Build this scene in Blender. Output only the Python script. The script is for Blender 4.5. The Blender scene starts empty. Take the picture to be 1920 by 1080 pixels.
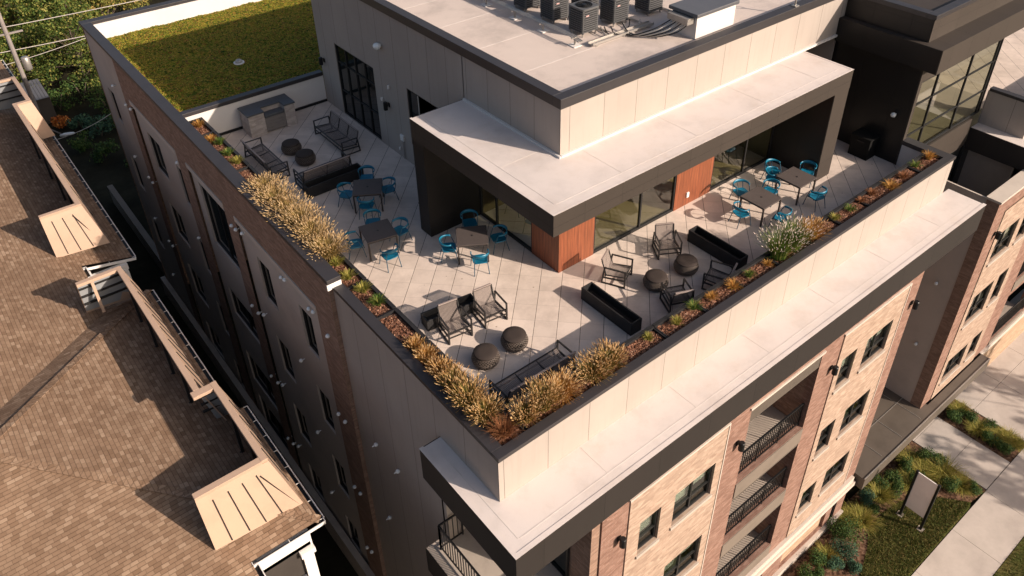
import bpy, math, random
from math import radians as rad, sin, cos, pi, sqrt
from mathutils import Vector, Matrix, noise
random.seed(7)
S = bpy.context.scene
COL = S.collection
OFF = {}

# ------------------------------------------------------------------ mesh helpers
class MB:
    def __init__(s): s.v = []; s.f = []; s.m = []; s.cur = 0; s.smooth = False
    def add(s, vs, fs):
        o = len(s.v); s.v += [tuple(p) for p in vs]
        for f in fs: s.f.append(tuple(i + o for i in f)); s.m.append(s.cur)
        return s
    def box(s, x0, x1, y0, y1, z0, z1):
        if x0 > x1: x0, x1 = x1, x0
        if y0 > y1: y0, y1 = y1, y0
        if z0 > z1: z0, z1 = z1, z0
        return s.add([(x0,y0,z0),(x1,y0,z0),(x1,y1,z0),(x0,y1,z0),(x0,y0,z1),(x1,y0,z1),(x1,y1,z1),(x0,y1,z1)],
              [(0,3,2,1),(4,5,6,7),(0,1,5,4),(1,2,6,5),(2,3,7,6),(3,0,4,7)])
    def bar(s, p, q, w, h, up=(0,0,1)):
        p = Vector(p); q = Vector(q); d = (q-p).normalized(); u = Vector(up)
        a = d.cross(u)
        if a.length < 1e-4: a = d.cross(Vector((1,0,0)))
        a.normalize(); b = a.cross(d).normalized(); a *= w/2; b *= h/2
        vs = [p-a-b, p+a-b, p+a+b, p-a+b, q-a-b, q+a-b, q+a+b, q-a+b]
        return s.add(vs, [(0,3,2,1),(4,5,6,7),(0,1,5,4),(1,2,6,5),(2,3,7,6),(3,0,4,7)])
    def tube(s, pts, r, n=6, r2=None, cap=True):
        pts = [Vector(p) for p in pts]; k = len(pts); vs = []; fs = []
        prev = None
        for i, p in enumerate(pts):
            d = (pts[min(i+1,k-1)] - pts[max(i-1,0)]).normalized()
            a = d.cross(prev if prev is not None else (Vector((0,0,1)) if abs(d.z) < .9 else Vector((1,0,0))))
            if prev is not None:
                b = prev - d*prev.dot(d); b.normalize(); a = d.cross(b)
            else:
                a.normalize(); b = a.cross(d)
            prev = b
            rr = r if r2 is None else r + (r2-r)*i/(k-1)
            for j in range(n):
                t = 2*pi*j/n; vs.append(p + a*cos(t)*rr + b*sin(t)*rr)
        for i in range(k-1):
            for j in range(n):
                fs.append((i*n+j, i*n+(j+1)%n, (i+1)*n+(j+1)%n, (i+1)*n+j))
        if cap: fs.append(tuple(range(n-1,-1,-1))); fs.append(tuple((k-1)*n+j for j in range(n)))
        return s.add(vs, fs)
    def lathe(s, prof, c=(0,0,0), n=24):
        vs = []; fs = []; k = len(prof)
        for r, z in prof:
            for j in range(n): t = 2*pi*j/n; vs.append((c[0]+r*cos(t), c[1]+r*sin(t), c[2]+z))
        for i in range(k-1):
            for j in range(n): fs.append((i*n+j, i*n+(j+1)%n, (i+1)*n+(j+1)%n, (i+1)*n+j))
        fs.append(tuple(range(n-1,-1,-1))); fs.append(tuple((k-1)*n+j for j in range(n)))
        return s.add(vs, fs)
    def poly(s, pts): return s.add(pts, [tuple(range(len(pts)))])
    def prism(s, pts, z0, z1, top=True):
        n = len(pts)
        vs = [(x,y,z0) for x,y in pts] + [(x,y,z1) for x,y in pts]
        fs = [(i,(i+1)%n,n+(i+1)%n,n+i) for i in range(n)] + [tuple(range(n-1,-1,-1))]
        if top: fs.append(tuple(range(n,2*n)))
        return s.add(vs, fs)

def P(ax, c, u, d, z): return (u, c+d, z) if ax == 'y' else (c+d, u, z)
def wbox(mb, ax, c, u0, u1, d0, d1, z0, z1):
    a = P(ax,c,u0,d0,z0); b = P(ax,c,u1,d1,z1)
    return mb.box(a[0],b[0],a[1],b[1],a[2],b[2])
def wall(mb, ax, c, u0, u1, z0, z1, holes=(), depth=.18):
    us = sorted({u0,u1}|{min(max(h[i],u0),u1) for h in holes for i in (0,1)})
    zs = sorted({z0,z1}|{min(max(h[i],z0),z1) for h in holes for i in (2,3)})
    for i in range(len(us)-1):
        for j in range(len(zs)-1):
            um=(us[i]+us[i+1])/2; zm=(zs[j]+zs[j+1])/2
            if any(h[0]<um<h[1] and h[2]<zm<h[3] for h in holes): continue
            q=[P(ax,c,us[i],0,zs[j]),P(ax,c,us[i+1],0,zs[j]),P(ax,c,us[i+1],0,zs[j+1]),P(ax,c,us[i],0,zs[j+1])]
            if ax=='x': q.reverse()
            mb.poly(q)
    for (a,b,lo,hi) in holes:
        for (p,q) in (((a,lo),(a,hi)),((a,hi),(b,hi)),((b,hi),(b,lo)),((b,lo),(a,lo))):
            f=[P(ax,c,p[0],0,p[1]),P(ax,c,q[0],0,q[1]),P(ax,c,q[0],depth,q[1]),P(ax,c,p[0],depth,p[1])]
            if ax=='x': f.reverse()
            mb.poly(f)

def link(name, mb, mats, parent=None, local=False, smooth=False, kind=None, label=None, bevel=0):
    me = bpy.data.meshes.new(name)
    off = Vector((0,0,0))
    if parent is not None and not local: off = OFF.get(parent.name, Vector((0,0,0)))
    me.from_pydata([(v[0]-off.x, v[1]-off.y, v[2]-off.z) for v in mb.v], [], mb.f)
    if not isinstance(mats, (list,tuple)): mats = [mats]
    for m in mats: me.materials.append(m)
    if len(mats) > 1: me.polygons.foreach_set('material_index', mb.m)
    if smooth: me.polygons.foreach_set('use_smooth', [True]*len(me.polygons))
    me.update()
    o = bpy.data.objects.new(name, me); COL.objects.link(o)
    if parent is not None: o.parent = parent; OFF[o.name] = off if not local else Vector((0,0,0))
    if kind: o['kind'] = kind
    if label: o['label'] = label
    if bevel:
        b = o.modifiers.new('bevel','BEVEL'); b.width = bevel; b.segments = 2; b.limit_method = 'ANGLE'
    return o
def thing(name, label, cat, loc=(0,0,0), rz=0, group=None):
    o = bpy.data.objects.new(name, None); COL.objects.link(o)
    o.empty_display_size = .3
    o.location = loc; o.rotation_euler = (0,0,rz); o['label'] = label; o['category'] = cat
    if group: o['group'] = group
    OFF[o.name] = Vector(loc)
    return o
def tag(o, label, cat, group=None):
    o['label'] = label; o['category'] = cat
    if group: o['group'] = group
    return o
def kids(o): return [c for c in bpy.data.objects if c.parent == o]
def dup(root, loc, rz, label, group=None, scale=None):
    r = root.copy(); COL.objects.link(r); r.location = loc; r.rotation_euler = (0,0,rz); r['label'] = label
    if group: r['group'] = group
    if scale: r.scale = scale if isinstance(scale,(tuple,list)) else (scale,)*3
    for ch in kids(root):
        c = ch.copy(); COL.objects.link(c); c.parent = r
        for g in kids(ch):
            d = g.copy(); COL.objects.link(d); d.parent = c
    return r
ORD = ['first','second','third','fourth','fifth','sixth','seventh','eighth','ninth','tenth','eleventh','twelfth','thirteenth','fourteenth']

# ------------------------------------------------------------------ materials
def mat(name, col, rough=.7, metal=0, spec=.5):
    m = bpy.data.materials.new(name); m.use_nodes = True
    b = m.node_tree.nodes['Principled BSDF']
    b.inputs['Base Color'].default_value = (*col,1); b.inputs['Roughness'].default_value = rough
    b.inputs['Metallic'].default_value = metal; b.inputs['Specular IOR Level'].default_value = spec
    return m
class NT:
    def __init__(s, m): s.m=m; s.t=m.node_tree; s.n=s.t.nodes; s.b=s.n['Principled BSDF']
    def new(s, t, **k):
        n = s.n.new(t)
        for a,v in k.items(): setattr(n,a,v)
        return n
    def l(s, a, b): s.t.links.new(a,b)
    def math(s, op, a, b=None, c=None):
        n = s.new('ShaderNodeMath', operation=op)
        for i,x in enumerate((a,b,c)):
            if x is None: continue
            if isinstance(x,(int,float)): n.inputs[i].default_value = x
            else: s.l(x,n.inputs[i])
        return n.outputs[0]
    def mix(s, f, a, b, mode='MIX'):
        n = s.new('ShaderNodeMix', data_type='RGBA', blend_type=mode)
        for i,x in ((0,f),(6,a),(7,b)):
            if isinstance(x,(int,float)): n.inputs[i].default_value = x
            elif isinstance(x,tuple): n.inputs[i].default_value = (*x,1)
            else: s.l(x,n.inputs[i])
        return n.outputs[2]
    def ramp(s, f, stops):
        n = s.new('ShaderNodeValToRGB'); e = n.color_ramp.elements
        while len(e) < len(stops): e.new(.5)
        for i,(p,c) in enumerate(stops): e[i].position = p; e[i].color = (*c,1)
        s.l(f,n.inputs[0]); return n.outputs[0]
    def obj(s): return s.new('ShaderNodeTexCoord').outputs['Object']
    def noise(s, scale, detail=4, vec=None, rough=.55):
        n = s.new('ShaderNodeTexNoise'); n.inputs['Scale'].default_value = scale; n.inputs['Detail'].default_value = detail
        n.inputs['Roughness'].default_value = rough
        s.l(vec if vec is not None else s.obj(), n.inputs['Vector']); return n.outputs['Fac']
    def bump(s, h, strength=.3, dist=.02):
        n = s.new('ShaderNodeBump'); n.inputs['Strength'].default_value = strength; n.inputs['Distance'].default_value = dist
        s.l(h,n.inputs['Height']); s.l(n.outputs[0], s.b.inputs['Normal'])
    def uvw(s):
        sx = s.new('ShaderNodeSeparateXYZ'); s.l(s.obj(), sx.inputs[0])
        g = s.new('ShaderNodeNewGeometry'); sn = s.new('ShaderNodeSeparateXYZ'); s.l(g.outputs['True Normal'], sn.inputs[0])
        return sx.outputs, sn.outputs
    def wallvec(s):
        p, n = s.uvw()
        isx = s.math('GREATER_THAN', s.math('ABSOLUTE', n[0]), .6)
        u = s.math('ADD', s.math('MULTIPLY', p[1], isx), s.math('MULTIPLY', p[0], s.math('SUBTRACT', 1, isx)))
        isz = s.math('GREATER_THAN', s.math('ABSOLUTE', n[2]), .7)
        v = s.math('ADD', s.math('MULTIPLY', p[1], isz), s.math('MULTIPLY', p[2], s.math('SUBTRACT', 1, isz)))
        c = s.new('ShaderNodeCombineXYZ'); s.l(u,c.inputs[0]); s.l(v,c.inputs[1]); return c.outputs[0], u, v

def dirty(name, col, rough=.8, var=.12, scale=1.3, spec=.3, fine=.05, metal=0):
    """a plain surface with uneven weathering"""
    m = mat(name, col, rough, metal, spec); t = NT(m)
    d = tuple(c*(1-var*2.2) for c in col); e = tuple(min(1,c*(1+var*.6)) for c in col)
    n1 = t.noise(scale, 6, rough=.65); c1 = t.ramp(n1, [(.3,d),(.5,col),(.75,e)])
    n2 = t.noise(38, 3)
    c2 = t.mix(t.math('MULTIPLY', n2, fine*2), c1, tuple(c*.55 for c in col))
    t.l(c2, t.b.inputs['Base Color'])
    t.bump(n2, .12, .01)
    return m
def panel(name, col, off, step, var=.06, joint=.35, rough=.75, hz=None):
    """cladding boards with joints every `step` metres"""
    m = mat(name, col, rough, 0, .3); t = NT(m); vec,u,v = t.wallvec()
    fr = t.math('FRACT', t.math('DIVIDE', t.math('SUBTRACT', u, off-step*50), step))
    j = t.math('LESS_THAN', fr, .016/step)
    if hz:
        fv = t.math('FRACT', t.math('DIVIDE', t.math('SUBTRACT', v, hz[0]-hz[1]*50), hz[1]))
        j = t.math('MAXIMUM', j, t.math('LESS_THAN', fv, .016/hz[1]))
    idx = t.math('FLOOR', t.math('DIVIDE', t.math('SUBTRACT', u, off-step*50), step))
    w = t.new('ShaderNodeTexWhiteNoise', noise_dimensions='1D'); t.l(idx, w.inputs['W'])
    n = t.noise(.9, 5)
    c = t.mix(w.outputs['Value'], tuple(x*(1-var) for x in col), col)
    c = t.mix(t.math('MULTIPLY', t.math('SUBTRACT', n, .35), .6), c, tuple(x*.68 for x in col))
    mp_ = t.new('ShaderNodeMapping'); mp_.inputs['Scale'].default_value = (5,.35,1); t.l(vec, mp_.inputs[0]); sk = t.noise(1.3, 6, mp_.outputs[0]); c = t.mix(t.math('MULTIPLY', t.math('MAXIMUM', t.math('SUBTRACT', sk, .52), 0), .9), c, tuple(x*.6 for x in col))
    c = t.mix(j, c, tuple(x*joint for x in col))
    t.l(c, t.b.inputs['Base Color']); t.bump(t.math('SUBTRACT', 1, j), .5, .01)
    return m
def brick(name, c1, c2, mortar, w=.22, h=.075):
    m = mat(name, c1, .9, 0, .2); t = NT(m); vec,u,v = t.wallvec()
    b = t.new('ShaderNodeTexBrick'); t.l(vec, b.inputs['Vector'])
    b.inputs['Scale'].default_value = 1; b.inputs['Brick Width'].default_value = w; b.inputs['Row Height'].default_value = h
    b.inputs['Mortar Size'].default_value = .006; b.inputs['Bias'].default_value = -.1; b.inputs['Mortar Smooth'].default_value = .1
    b.inputs['Color1'].default_value = (*c1,1); b.inputs['Color2'].default_value = (*c2,1); b.inputs['Mortar'].default_value = (*mortar,1)
    n = t.noise(.7, 6); c = t.mix(t.math('MULTIPLY', n, .45), b.outputs['Color'], tuple(x*.6 for x in c1))
    vn = t.new('ShaderNodeTexVoronoi'); vn.inputs['Scale'].default_value = 3.6
    mp = t.new('ShaderNodeMapping'); mp.inputs['Scale'].default_value = (1,3.2,1); t.l(vec, mp.inputs[0]); t.l(mp.outputs[0], vn.inputs['Vector'])
    sv = t.new('ShaderNodeSeparateColor'); t.l(vn.outputs['Color'], sv.inputs[0])
    c = t.mix(t.math('MULTIPLY', sv.outputs[0], .55), c, tuple(x*.52 for x in c2))
    t.l(c, t.b.inputs['Base Color']); t.bump(b.outputs['Fac'], -.4, .01)
    return m

STUCCO = panel('beige cladding', (.395,.34,.302), 10.66, 1.32)
PENT = panel('penthouse cladding', (.395,.34,.302), 14.16, 1.305)
PENTSIDE = panel('penthouse side cladding', (.395,.34,.302), 14.6, 1.1)
PLAIN = dirty('beige stucco', (.47,.405,.355), .85, .06, .6)
RENDER_ = dirty('white render', (.66,.62,.59), .85, .03, .6)
ROOFWHITE = dirty('white membrane', (.65,.575,.54), .75, .06, .9, fine=.09)
t = NT(ROOFWHITE); src = t.b.inputs['Base Color'].links[0].from_socket
nn_ = t.noise(.55,9,rough=.75); f_ = t.math('MULTIPLY', t.math('MAXIMUM', t.math('SUBTRACT', nn_, .5), 0), 2.2)
c_ = t.mix(f_, src, (.50,.40,.33)); wv_ = t.noise(5.5,9,rough=.8); c_ = t.mix(t.math('MULTIPLY', t.math('MAXIMUM', t.math('SUBTRACT', wv_, .58), 0), 1.8), c_, (.42,.35,.31)); t.l(c_, t.b.inputs['Base Color'])
ROOFTAN = dirty('tan membrane', (.60,.505,.45), .75, .13, .5, fine=.1)
t = NT(ROOFTAN)                                              # rust coloured pooling stain by the condensers
pos,_ = t.uvw()
dx = t.math('DIVIDE', t.math('SUBTRACT', pos[0], 18.2), 2.6); dy = t.math('DIVIDE', t.math('SUBTRACT', pos[1], 16.6), 1.5)
rr = t.math('ADD', t.math('MULTIPLY',dx,dx), t.math('MULTIPLY',dy,dy))
st = t.math('MULTIPLY', t.math('SUBTRACT', 1, t.math('MINIMUM', rr, 1)), t.math('MULTIPLY', t.noise(2.2,6), 2.4))
src = t.b.inputs['Base Color'].links[0].from_socket
t.l(t.mix(st, src, (.38,.18,.07)), t.b.inputs['Base Color'])
BRONZE = panel('bronze panel', (.052,.041,.034), 10.9, 1.36, .12, .55, .62, (4.13,1.5))
DARKPANEL = panel('black panel', (.018,.016,.015), 26.6, 1.4, .1, .6, .38, (0,1.6))
FASCIA = panel('dark fascia', (.028,.023,.021), 6.1, 1.9, .1, .5, .65)
COPING = dirty('charcoal coping', (.036,.032,.034), .45, .08, 2.0, .5)
COPINGLT = dirty('grey coping', (.10,.10,.11), .4, .08, 2.0, .5)
BRICKR = brick('red brick', (.33,.195,.15), (.235,.122,.09), (.34,.26,.215))
BRICKL = brick('cream brick', (.50,.37,.285), (.375,.25,.185), (.47,.38,.31))
BRICKT = brick('tan brick', (.52,.36,.25), (.42,.28,.18), (.5,.4,.3))
BRICKD = brick('brown brick', (.36,.225,.165), (.27,.165,.12), (.34,.27,.22))
STONE = dirty('cream stone trim', (.53,.46,.40), .8, .05, 1)
CONC = dirty('balcony concrete', (.44,.375,.32), .85, .08, 1)
SLAB = dirty('taupe slab edge', (.185,.15,.122), .8, .08, 1)
HEAD = dirty('dark taupe beam', (.10,.082,.067), .8, .08, 1)
BOXM = mat('matt black', (.007,.007,.007), .75, 0, .2)
BLACK = dirty('black metal', (.012,.012,.013), .4, .05, 3)
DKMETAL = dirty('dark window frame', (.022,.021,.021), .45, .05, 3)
WOOD = mat('cedar boards', (.30,.105,.045), .55)
t = NT(WOOD); vec,u,v = t.wallvec()
mp = t.new('ShaderNodeMapping'); mp.inputs['Scale'].default_value = (14,.7,1); t.l(vec,mp.inputs[0])
n = t.noise(1.6, 8, mp.outputs[0]); fr = t.math('FRACT', t.math('DIVIDE', t.math('ADD',u,50), .14)); j = t.math('LESS_THAN', fr, .06)
idx = t.math('FLOOR', t.math('DIVIDE', t.math('ADD',u,50), .14)); w_ = t.new('ShaderNodeTexWhiteNoise', noise_dimensions='1D'); t.l(idx,w_.inputs['W'])
c = t.ramp(n, [(.3,(.13,.036,.017)),(.55,(.26,.075,.031)),(.75,(.33,.11,.05))])
c = t.mix(t.math('MULTIPLY',w_.outputs['Value'],.45), c, (.16,.05,.02)); c = t.mix(j, c, (.05,.018,.008)); t.l(c, t.b.inputs['Base Color'])

def glass(name, tint, refl, rough=.02):
    m = bpy.data.materials.new(name); m.use_nodes = True; t = NT(m); n = t.n
    tr = t.new('ShaderNodeBsdfTransparent'); tr.inputs[0].default_value = (*tint,1)
    gl = t.new('ShaderNodeBsdfGlossy'); gl.inputs[0].default_value = (.85,.9,.88,1); gl.inputs['Roughness'].default_value = rough
    lw = t.new('ShaderNodeLayerWeight'); lw.inputs[0].default_value = .35
    f = t.math('ADD', t.math('MULTIPLY', lw.outputs['Fresnel'], .6), refl)
    mx = t.new('ShaderNodeMixShader'); t.l(f,mx.inputs[0]); t.l(tr.outputs[0],mx.inputs[1]); t.l(gl.outputs[0],mx.inputs[2])
    t.l(mx.outputs[0], n['Material Output'].inputs[0]); return m
GLASS = glass('tinted glass', (.60,.63,.52), .14)
GLASSCLR = glass('apartment glass', (.80,.86,.80), .08)
GLASSDK = mat('dark glass', (.008,.012,.013), .06, 0, .6)
BLIND = mat('pale blind', (.85,.88,.78), .9)
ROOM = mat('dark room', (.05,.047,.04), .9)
TANFLOOR = dirty('oak floor', (.44,.34,.20), .6, .08, 1)
INWALL = mat('inner wall', (.46,.42,.36), .9)

PAVER = mat('concrete pavers', (.6,.53,.47), .85, 0, .25)
t = NT(PAVER); pos,_ = t.uvw()
pu = t.math('DIVIDE', t.math('ADD', t.math('SUBTRACT', pos[0], pos[1]), 60.04), .926); pv = t.math('DIVIDE', t.math('ADD', t.math('ADD', pos[0], pos[1]), 60.3), .926)
j1 = t.math('LESS_THAN', t.math('FRACT', pu), .022); j2 = t.math('LESS_THAN', t.math('FRACT', pv), .018)
cv = t.new('ShaderNodeCombineXYZ'); t.l(t.math('FLOOR',pu),cv.inputs[0]); t.l(t.math('FLOOR',pv),cv.inputs[1])
wn = t.new('ShaderNodeTexWhiteNoise', noise_dimensions='2D'); t.l(cv.outputs[0], wn.inputs['Vector'])
c = t.mix(wn.outputs['Value'], (.76,.635,.55), (.66,.55,.475))
n = t.noise(.75,8,rough=.72); c = t.mix(t.math('MULTIPLY', t.math('MAXIMUM',t.math('SUBTRACT',n,.44),0), 1.9), c, (.33,.26,.22))
n2 = t.noise(70,2); c = t.mix(t.math('MULTIPLY',n2,.2), c, (.3,.25,.22))
vs_ = t.new('ShaderNodeTexVoronoi'); vs_.inputs['Scale'].default_value = 1.7; t.l(t.obj(), vs_.inputs['Vector'])
c = t.mix(t.math('MULTIPLY', t.math('LESS_THAN', vs_.outputs['Distance'], .045), .6), c, (.2,.13,.08))
c = t.mix(t.math('MULTIPLY', j2, .3), c, (.2,.165,.15)); c = t.mix(j1, c, (.055,.04,.034)); t.l(c,t.b.inputs['Base Color'])
t.bump(t.math('SUBTRACT',1,t.math('MAXIMUM',j1,j2)),.5,.015)

def mottled(name, stops, scale, detail=5, rough=.95, vor=0, bump=.6):
    m = mat(name, stops[0][1], rough, 0, .1); t = NT(m)
    f = t.noise(scale, detail, rough=.7)
    if vor:
        vn = t.new('ShaderNodeTexVoronoi'); vn.inputs['Scale'].default_value = vor; t.l(t.obj(), vn.inputs['Vector'])
        sc = t.new('ShaderNodeSeparateColor'); t.l(vn.outputs['Color'], sc.inputs[0]); f = t.math('ADD', t.math('MULTIPLY', sc.outputs[0], .65), t.math('MULTIPLY', f, .35))
    t.l(t.ramp(f, stops), t.b.inputs['Base Color']); t.bump(f, bump, .03); return m
MULCH = mottled('bark mulch', [(.15,(.055,.026,.016)),(.45,(.17,.075,.045)),(.7,(.30,.145,.09)),(.9,(.48,.30,.21))], 9, vor=24)
SOIL = mottled('garden soil', [(.2,(.05,.028,.018)),(.5,(.12,.065,.04)),(.8,(.22,.13,.085))], 5, vor=11)
SEDUM = mottled('sedum', [(.2,(.02,.045,.006)),(.38,(.085,.12,.012)),(.5,(.19,.18,.02)),(.62,(.27,.20,.03)),(.74,(.20,.09,.02)),(.85,(.09,.06,.03))], .9, vor=9)
LAWN = mottled('lawn soil', [(.25,(.035,.045,.012)),(.45,(.075,.085,.022)),(.62,(.12,.10,.035)),(.8,(.17,.12,.05))], 1.4, 8)
EARTH = mottled('bare earth', [(.25,(.009,.009,.006)),(.5,(.02,.018,.011)),(.8,(.04,.036,.022))], .5, 8)
WALK = mat('sidewalk concrete', (.50,.44,.40), .9, 0, .2)
t = NT(WALK); n = t.noise(.8,8,rough=.7); n2 = t.noise(50,2)
c = t.ramp(n,[(.3,(.42,.365,.325)),(.6,(.53,.465,.415)),(.8,(.57,.505,.455))]); c = t.mix(t.math('MULTIPLY',n2,.2),c,(.3,.26,.23)); t.l(c,t.b.inputs['Base Color'])
SHINGLE = mat('asphalt shingles', (.3,.2,.13), .95, 0, .15)
t = NT(SHINGLE); pos,nn = t.uvw()
isx = t.math('GREATER_THAN', t.math('ABSOLUTE', nn[0]), t.math('ABSOLUTE', nn[1]))
inv = t.math('SUBTRACT',1,isx)
u = t.math('ADD', t.math('MULTIPLY',pos[1],isx), t.math('MULTIPLY',pos[0],inv)); v = t.math('ADD', t.math('MULTIPLY',pos[0],isx), t.math('MULTIPLY',pos[1],inv))
cv = t.new('ShaderNodeCombineXYZ'); t.l(u,cv.inputs[0]); t.l(v,cv.inputs[1])
row = t.math('FLOOR', t.math('DIVIDE', v, .125)); rv = t.math('FRACT', t.math('DIVIDE', v, .125))
wr = t.new('ShaderNodeTexWhiteNoise', noise_dimensions='1D'); t.l(row, wr.inputs['W'])
uu = t.math('ADD', t.math('DIVIDE', u, .205), t.math('MULTIPLY', wr.outputs['Value'], 7.3)); col_ = t.math('FLOOR', uu)
cc_ = t.new('ShaderNodeCombineXYZ'); t.l(row,cc_.inputs[0]); t.l(col_,cc_.inputs[1]); wt = t.new('ShaderNodeTexWhiteNoise', noise_dimensions='2D'); t.l(cc_.outputs[0], wt.inputs['Vector'])
c = t.ramp(wt.outputs['Value'], [(0,(.215,.132,.082)),(.3,(.275,.173,.112)),(.6,(.315,.205,.135)),(.85,(.36,.242,.162)),(1,(.44,.31,.215))])
n = t.noise(.3,8,rough=.7); c = t.mix(t.math('MULTIPLY', t.math('MAXIMUM', t.math('SUBTRACT',n,.38),0), 2.0), c, (.17,.108,.072)); n2=t.noise(55,3); c=t.mix(t.math('MULTIPLY',n2,.4),c,(.11,.074,.05))
jn = t.math('MAXIMUM', t.math('LESS_THAN', rv, .13), t.math('MULTIPLY', t.math('LESS_THAN', t.math('FRACT',uu), .05), .7))
c = t.mix(t.math('MULTIPLY', jn, .62), c, (.06,.04,.028)); t.l(c,t.b.inputs['Base Color']); t.bump(t.math('SUBTRACT',1,jn),.8,.02)
TANMETAL = dirty('tan painted metal', (.47,.325,.235), .5, .05, .8, .4)
GREYSHEET = dirty('grey sheathing', (.30,.31,.32), .8, .05, 1)
WHITEPAINT = dirty('white paint', (.78,.74,.70), .6, .04, 1.5)
SIDING = dirty('grey brown siding', (.05,.042,.037), .8, .08, 1)
TABLE = dirty('brown table top', (.095,.078,.073), .5, .07, 3)
LEGM = dirty('brown metal leg', (.05,.04,.036), .45, .05, 3)
BLUE = dirty('teal blue plastic', (.006,.14,.235), .4, .04, 4, .5)
BLUED = dirty('dark blue frame', (.012,.07,.12), .4, .05, 4, .5)
FRAME = dirty('charcoal frame', (.028,.025,.024), .42, .06, 4, .5)
def sling():
    m = bpy.data.materials.new('woven sling'); m.use_nodes = True; t = NT(m)
    t.b.inputs['Base Color'].default_value = (.17,.135,.12,1); t.b.inputs['Roughness'].default_value = .75
    pos,_ = t.uvw(); fr = t.math('FRACT', t.math('MULTIPLY', pos[0], 28)); g = t.math('LESS_THAN', fr, .26)
    tr = t.new('ShaderNodeBsdfTransparent'); mx = t.new('ShaderNodeMixShader'); t.l(g,mx.inputs[0]); t.l(t.b.outputs[0],mx.inputs[1]); t.l(tr.outputs[0],mx.inputs[2])
    t.l(mx.outputs[0], t.n['Material Output'].inputs[0]); return m
SLING = sling()
WICKER = dirty('dark wicker strand', (.12,.095,.08), .5, .1, 8)
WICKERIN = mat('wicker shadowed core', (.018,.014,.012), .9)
CUSHION = dirty('brown top pad', (.045,.033,.028), .8, .08, 5)
TROUGH = dirty('charcoal planter shell', (.022,.021,.022), .55, .15, 3)
STEEL = dirty('galvanised steel', (.42,.39,.36), .4, .1, 4, .5, metal=.6)
GRILL = dirty('stainless drawer', (.30,.27,.25), .4, .06, 3, metal=.5)
SLATE = dirty('slate counter', (.085,.088,.095), .45, .07, 2)
CLAD = brick('stone cladding', (.60,.52,.47), (.47,.40,.36), (.42,.36,.33), .30, .16)
COND = dirty('condenser grey', (.095,.095,.098), .5, .08, 4)
def leafmat(name, stops, trans=.25, scale=6):
    m = mat(name, stops[0][1], .7, 0, .2); t = NT(m)
    g = t.new('ShaderNodeNewGeometry')
    t.l(t.ramp(g.outputs['Random Per Island'], stops), t.b.inputs['Base Color'])
    tl = t.new('ShaderNodeBsdfTranslucent'); lk = t.b.inputs['Base Color'].links[0].from_socket; t.l(lk, tl.inputs[0])
    mx = t.new('ShaderNodeMixShader'); mx.inputs[0].default_value = trans
    t.l(t.b.outputs[0],mx.inputs[1]); t.l(tl.outputs[0],mx.inputs[2]); t.l(mx.outputs[0], t.n['Material Output'].inputs[0]); return m
L_TAN = leafmat('straw blades', [(0,(.17,.13,.035)),(.4,(.33,.22,.07)),(.75,(.46,.31,.12)),(1,(.14,.14,.03))])
L_GOLD = leafmat('gold blades', [(0,(.07,.09,.016)),(.3,(.17,.135,.03)),(.6,(.36,.22,.06)),(.85,(.44,.29,.10)),(1,(.08,.12,.02))])
L_GREEN = leafmat('green blades', [(0,(.035,.085,.018)),(.4,(.08,.15,.025)),(.75,(.17,.21,.04)),(1,(.30,.26,.07))])
L_ORANGE = leafmat('orange blades', [(0,(.30,.13,.025)),(.4,(.46,.22,.05)),(.8,(.60,.34,.10)),(1,(.24,.17,.04))])
L_RUST = leafmat('rust blades', [(0,(.14,.05,.02)),(.5,(.27,.11,.045)),(1,(.40,.19,.09))])
L_PLUME = leafmat('pale plumes', [(0,(.46,.29,.12)),(.5,(.60,.42,.22)),(1,(.72,.55,.34))], .3)
L_PLUMEW = leafmat('white plumes', [(0,(.62,.50,.42)),(.5,(.78,.66,.58)),(1,(.88,.78,.72))], .3)
L_PLUMEG = leafmat('gold plumes', [(0,(.42,.22,.08)),(.5,(.60,.38,.17)),(1,(.74,.54,.30))], .3)
L_SHRUB = leafmat('shrub leaves', [(0,(.02,.05,.015)),(.5,(.05,.10,.025)),(1,(.11,.15,.035))])
L_BLUEG = leafmat('blue green leaves', [(0,(.02,.055,.035)),(.5,(.05,.11,.07)),(1,(.09,.16,.08))])
L_YELL = leafmat('yellow strap leaves', [(0,(.12,.14,.02)),(.4,(.30,.27,.05)),(.8,(.50,.40,.12)),(1,(.08,.12,.02))])
L_TREE = leafmat('tree leaves', [(0,(.03,.06,.015)),(.4,(.085,.135,.028)),(.75,(.19,.22,.045)),(1,(.34,.28,.08))], .3)
L_TREE2 = leafmat('autumn tree leaves', [(0,(.07,.09,.02)),(.4,(.17,.18,.04)),(.8,(.31,.25,.06)),(1,(.42,.27,.09))], .3)
L_RED = leafmat('scarlet leaves', [(0,(.30,.07,.015)),(.5,(.55,.16,.03)),(1,(.65,.28,.07))], .3)
L_GRASS = leafmat('grass blades', [(0,(.035,.05,.01)),(.45,(.085,.10,.022)),(.75,(.16,.14,.04)),(1,(.28,.2,.08))], .2)
L_SED = leafmat('sedum leaves', [(0,(.05,.085,.008)),(.35,(.16,.18,.016)),(.65,(.31,.27,.035)),(.88,(.42,.28,.055)),(1,(.26,.10,.03))], .2)
BARK = mottled('bark', [(.3,(.06,.045,.035)),(.6,(.13,.10,.08))], 8)
POLEM = dirty('weathered pole', (.26,.225,.21), .85, .12, 2)
WIRE = mat('pale wire', (.42,.38,.35), .5)
LAMPGLASS = mat('lamp lens', (.8,.82,.82), .15, 0, .6)
SIGNM = dirty('grey sign panel', (.80,.73,.70), .6, .05, .8)

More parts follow.
